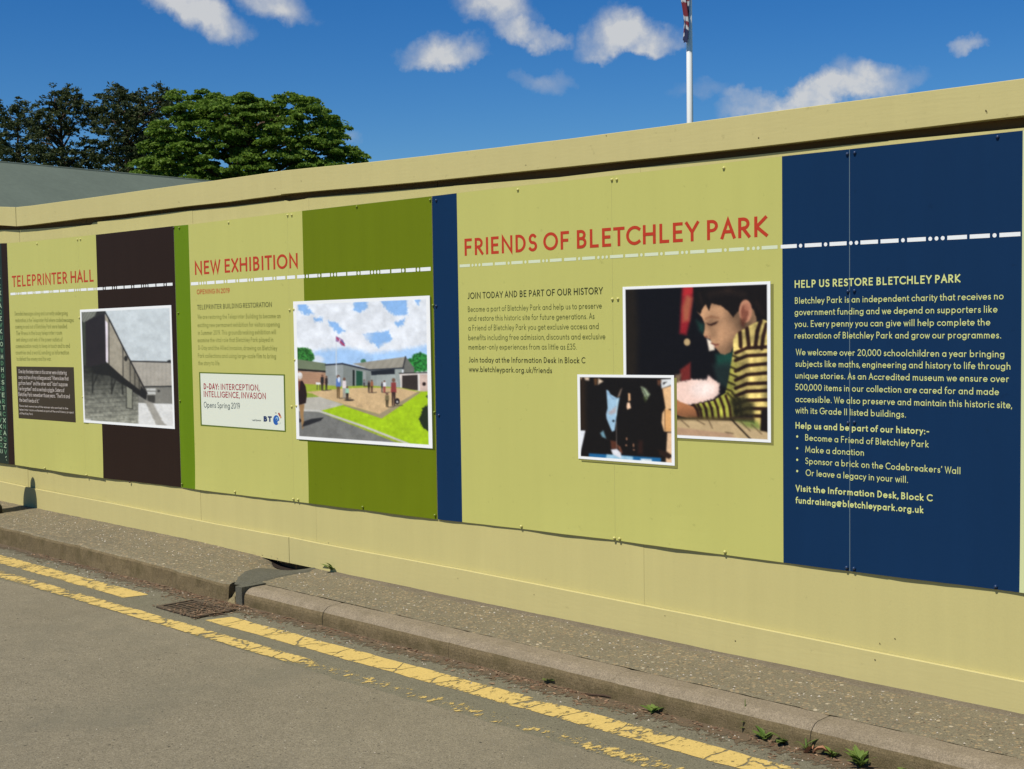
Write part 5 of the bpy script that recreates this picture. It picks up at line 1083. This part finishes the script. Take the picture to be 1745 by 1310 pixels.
tree('broadleaf_tree', [(228, 345), (232, 300), (250, 284), (262, 266), (272, 240), (290, 222), (298, 194), (309, 174), (334, 168), (352, 164), (371, 161), (388, 168), (396, 178), (404, 172), (415, 168), (428, 172), (438, 175), (448, 170), (456, 169), (468, 174), (478, 186), (484, 172), (492, 168), (502, 166), (518, 170), (541, 178), (559, 188), (574, 198), (580, 212), (582, 232), (586, 248), (598, 256), (614, 262), (622, 270), (618, 290), (624, 345)],
     [(345, 194, 7, 7), (352, 184, 6, 5), (417, 196, 9, 4), (452, 198, 6, 5), (494, 222, 8, 12), (476, 240, 6, 6), (560, 226, 7, 5), (438, 252, 16, 12), (400, 276, 20, 10), (546, 266, 16, 10), (372, 214, 14, 5), (470, 268, 10, 8), (330, 232, 10, 6), (520, 205, 12, 4)],
     46, 'large green broadleaf tree showing over the hoarding right of the dark pines', 'tree', m_dec, 11.5, 12.5, 185, .115, .62, .62, 2.4, 8, 430, True)

# ------------------------------------------------------------------ small things: drain, rubble, weeds, litter, bollard
gx0, gx1, gy0, gy1 = -6.53, -6.13, 3.775, 4.015; gz = ROADZ+.0025
gr = thing('drain_grate', ((gx0+gx1)/2, (gy0+gy1)/2, gz), 'rusty slotted iron drain grate in the gutter at the kerb break', 'drain')
m_rust = mat('rusty_iron', (98, 84, 66), .8, .25, 30, .5, 150, k=.8)
b = MB(); b.box(gx0, gx1, gy0, gy1, gz, gz+.003); b.build('pit_shade_plate', mat('drain_dark', (16, 13, 11), .9), gr)  # flat dark plate on the road, painting the shade below the bars
b = MB(); zt_ = gz+.010
for a in ((gx0, gx1, gy0, gy0+.022), (gx0, gx1, gy1-.022, gy1), (gx0, gx0+.022, gy0+.022, gy1-.022), (gx1-.022, gx1, gy0+.022, gy1-.022)): b.box(*a, gz+.003, zt_)
b.build('frame', m_rust, gr)
for k in range(9):
    x = gx0+.040+k*.038; b = MB(); b.box(x, x+.020, gy0+.022, gy1-.022, gz+.003, zt_-.002); b.build('bar', m_rust, gr)

def rock(x, y, z, r, seed, m, name, label, cat, group=None):
    rg = np.random.default_rng(seed); import bmesh
    bm = bmesh.new(); bmesh.ops.create_icosphere(bm, subdivisions=2, radius=r)
    ax = rg.uniform(.6, 1.3, 3); pl = [(v_/np.linalg.norm(v_), rg.uniform(.45, .8)*r) for v_ in rg.normal(size=(7, 3))]
    for v in bm.verts:
        c = np.array(v.co)*ax
        for nrm, dd in pl:
            s = c@nrm
            if s > dd: c = c-nrm*(s-dd)*.9
        v.co = Vector(c)
    me = bpy.data.meshes.new(name); bm.to_mesh(me); bm.free(); me.materials.append(m)
    o = bpy.data.objects.new(name, me); COL.objects.link(o); o.location = (x, y, z+r*.4); o.rotation_euler = tuple(rg.uniform(0, 3, 3)); return tag(o, label, cat, group)
b = MB(); b.box(-6.372, -6.27, 4.16, 4.36, -.13, -.075); tag(b.build('soil_and_shade', m_soil_shade), kind='structure')
m_rub = ground_mat('broken_concrete', (128, 116, 84), [(60, .3, (150, 138, 104), .2)], lightvar=.25, bump=.8)
rock(-6.330, 4.165, -.085, .048, 3, m_rub, 'concrete_rubble', 'larger lump of broken concrete wedged in the kerb break', 'rubble', 'broken concrete in the kerb break')
rock(-6.315, 4.120, -.108, .030, 5, m_rub, 'concrete_rubble', 'small lump of broken concrete at the foot of the kerb break', 'rubble', 'broken concrete in the kerb break')
rock(-6.325, 4.215, -.045, .040, 8, m_rub, 'concrete_rubble', 'lump of broken concrete at the top of the kerb break', 'rubble', 'broken concrete in the kerb break')

m_weed = leaf_mat('weed_leaf', (.08, .15, .025), (.20, .27, .06), .35)
def weed(px, py, z, n, L, wd, upright, label, seed, spike=0):
    gx, gy = ground(px, py, z); rg = random.Random(seed); b = MB()
    for i in range(n):
        a = rg.uniform(0, 2*math.pi); l = L*rg.uniform(.6, 1.15); up = upright*rg.uniform(.7, 1.2); w = wd*rg.uniform(.7, 1.2); vs = []
        h0 = rg.uniform(0, L*.5*upright)
        for s in range(5):
            f = s/4; r_ = l*f; zz = h0+l*up*(f-.45*f*f); ww = w*math.sin(math.pi*min(.97, .12+.86*f)); cx, cy_ = math.cos(a), math.sin(a)
            vs += [(gx+cx*r_-cy_*ww, gy+cy_*r_+cx*ww, z+zz), (gx+cx*r_+cy_*ww, gy+cy_*r_-cx*ww, z+zz+.1*ww)]
        b.add(vs, [(2*s, 2*s+1, 2*s+3, 2*s+2) for s in range(4)])
    b.tube([(gx, gy, z-.01), (gx+.004, gy, z+L*.6*upright)], [.002, .001], 5)
    if spike: b.tube([(gx-.02, gy, z), (gx-.024, gy+.004, z+spike)], [.003, .0015], 5)
    o = b.build('weed', m_weed); recentre(o, (gx, gy, z)); return tag(o, label, 'weed', 'weeds growing along the kerb and skirting')
weed(566, 975, -.004, 16, .085, .010, .9, 'leafy green weed at the skirting beside the tar patch', 21)
weed(937, 1164, ROADZ, 14, .05, .010, .7, 'small bright weed alone against the kerb below the young boy picture', 22)
weed(1113, 1215, ROADZ, 14, .052, .008, .7, 'low weed among dead leaves where the kerb meets the road, mid right', 23)
weed(1278, 1248, ROADZ, 12, .045, .007, 1.1, 'weed with a tall thin seed spike against the kerb', 24, .12)
weed(1302, 1262, ROADZ, 17, .050, .008, .9, 'bushy weed just right of the seed spike weed', 25)
weed(1334, 1268, ROADZ, 9, .05, .013, .8, 'small two leaved weed between the bushy weed and the kerb joint', 26)
weed(1374, 1281, ROADZ, 14, .05, .004, 1.1, 'grassy tuft beside the curled dead leaf by the kerb', 27)
weed(1417, 1292, ROADZ, 12, .045, .006, 1.0, 'thin green tuft right of the curled dead leaf', 28)
weed(1466, 1309, ROADZ, 26, .056, .008, 1.15, 'tallest broad leaved weed at the bottom right by the kerb', 29)
weed(1545, 1322, ROADZ, 9, .05, .012, .8, 'weed tip cut by the bottom edge right of the tallest weed', 30)
weed(575, 1066, ROADZ, 7, .03, .008, .5, 'tiny flat weed in the leaf litter below the first kerb joint', 31)

m_dead = leaf_mat('dead_leaf', (.10, .05, .028), (.33, .22, .13), .1)
b = MB(); rg = random.Random(5)
def flake(x, y, z, s):
    a = rg.uniform(0, 6.28); c_, s_ = math.cos(a), math.sin(a); l, w = s*rg.uniform(.7, 1.5), s*rg.uniform(.25, .7); h = s*rg.uniform(.1, .6)
    P_ = [(-l, 0, h*.2), (0, -w, h*rg.random()), (l, 0, h*rg.random()), (0, w, h*rg.random())]
    b.add([(x+c_*p_-s_*q_, y+s_*p_+c_*q_, z+.002+r_) for p_, q_, r_ in P_], [(0, 1, 2), (0, 2, 3)])
for i in range(4200):
    x = rg.uniform(-8.6, -1.6); d_ = min(abs(rg.gauss(0, .028)) if rg.random() < .75 else rg.random()*.16, .2)
    dens = .35+.65*(.5+.5*math.sin(x*4.3))*(.5+.5*math.sin(x*1.7+1))
    if -6.2 < x < -3: dens *= 1.15
    if rg.random() > dens: continue
    flake(x, 4.108-d_, ROADZ, rg.uniform(.005, .013))
for i in range(800): flake(-6.12-abs(rg.gauss(0, .16)), rg.uniform(3.76, 4.10), ROADZ+rg.choice((.004, .012)), rg.uniform(.004, .010))
for i in range(120): flake(rg.uniform(-6.7, -6.4), rg.uniform(3.9, 4.08), ROADZ+.004, rg.uniform(.004, .009))
for i in range(120): flake(rg.uniform(-8, -6.4), rg.uniform(4.62, 4.70), .02, rg.uniform(.002, .005))
tag(b.build('leaf_litter', m_dead), 'red brown leaf litter gathered in the gutter along the kerb', 'litter', kind='stuff')
b = MB(); rg = random.Random(9)
m_chip = mat('pale_grit', (176, 166, 148), .8, .2, 40)
def chip(x, y, z, s):
    vs = [(x+s*rg.uniform(-1, 1), y+s*rg.uniform(-1, 1), z+s*rg.uniform(0, .9)) for _ in range(3)]+[(x, y, z+s*.9), (x+s, y, z), (x-s*.6, y+s*.8, z), (x-s*.6, y-s*.8, z)]
    b.add(vs[3:], [(0, 1, 2), (0, 2, 3), (0, 3, 1)])
for i in range(620): x = rg.uniform(-9.6, -1.2); y = rg.uniform(4.27, 4.68); chip(x, y, pave_z(x, y)+.001, rg.uniform(.002, .0055)*(1.4 if rg.random() < .12 else 1))
for i in range(220): chip(rg.uniform(-9, -1.5), rg.uniform(3.9, 4.1), ROADZ+.002, rg.uniform(.002, .006))
for i in range(90): chip(rg.uniform(-7.5, -2), rg.uniform(1.8, 3.7), ROADZ-.001, rg.uniform(.002, .004))
tag(b.build('grit', m_chip), 'pale stone grit scattered on the pavement and in the gutter', 'grit', kind='stuff')
gx, gy = ground(1385, 1288, ROADZ); b = MB()
for k, (a, l) in enumerate([(.5, .085), (2.9, .045)]):
    vs = []
    for s in range(6):
        f = s/5; w = .016*math.sin(math.pi*(.1+.85*f)); z = ROADZ+.010+.016*math.sin(f*4.5+k); r_ = l*f
        vs += [(gx+math.cos(a)*r_-math.sin(a)*w, gy+math.sin(a)*r_+math.cos(a)*w, z+.01), (gx+math.cos(a)*r_, gy+math.sin(a)*r_, z), (gx+math.cos(a)*r_+math.sin(a)*w, gy+math.sin(a)*r_-math.cos(a)*w, z+.012)]
    for s in range(5): b.add([vs[3*s], vs[3*s+1], vs[3*s+4], vs[3*s+3]], [(0, 1, 2, 3)]); b.add([vs[3*s+1], vs[3*s+2], vs[3*s+5], vs[3*s+4]], [(0, 1, 2, 3)])
o = b.build('dead_leaf', mat('curled_leaf', (150, 108, 78), .8, .2, 30)); recentre(o, (gx, gy, ROADZ)); tag(o, 'curled pinkish brown dead leaf lying against the kerb', 'leaf')
for (xa, ya, xb, yb_, lab) in [(1000, 1186, 1058, 1195, 'thin bare twig lying in the gutter below the middle kerb joint'), (362, 1052, 389, 1050, 'short dark twig beside the drain grate')]:
    p0, p1 = ground(xa, ya, ROADZ), ground(xb, yb_, ROADZ); b = MB(); b.tube([(*p0, ROADZ+.008), ((p0[0]+p1[0])/2, (p0[1]+p1[1])/2+.006, ROADZ+.012), (*p1, ROADZ+.007)], [.004, .004, .002], 6)
    o = b.build('twig', m_bark); recentre(o, (*p0, ROADZ)); tag(o, lab, 'twig', 'fallen twigs in the gutter')
# bollard just outside the frame: its shadow falls on the skirting at the far left
bx, by = -9.905, 4.33
bo = thing('bollard', (bx, by, .02), 'dark iron bollard standing on the pavement close to the hoarding', 'bollard')
m_iron = mat('black_iron', (34, 34, 34), .5)
b = MB(); b.lathe([(.125, .02), (.125, .06), (.105, .09), (.10, .56), (.115, .58), (.115, .60), (.06, .63)], bx, by, 20); b.build('post', m_iron, bo, smooth=True)
b = MB(); b.lathe([(.055, .63), (.034, .66), (.036, .76), (.042, .78), (.03, .80), (.001, .81)], bx, by, 16); b.build('finial', m_iron, bo, smooth=True)

for o in COL.objects:
    if '_w' in o.keys(): del o['_w']
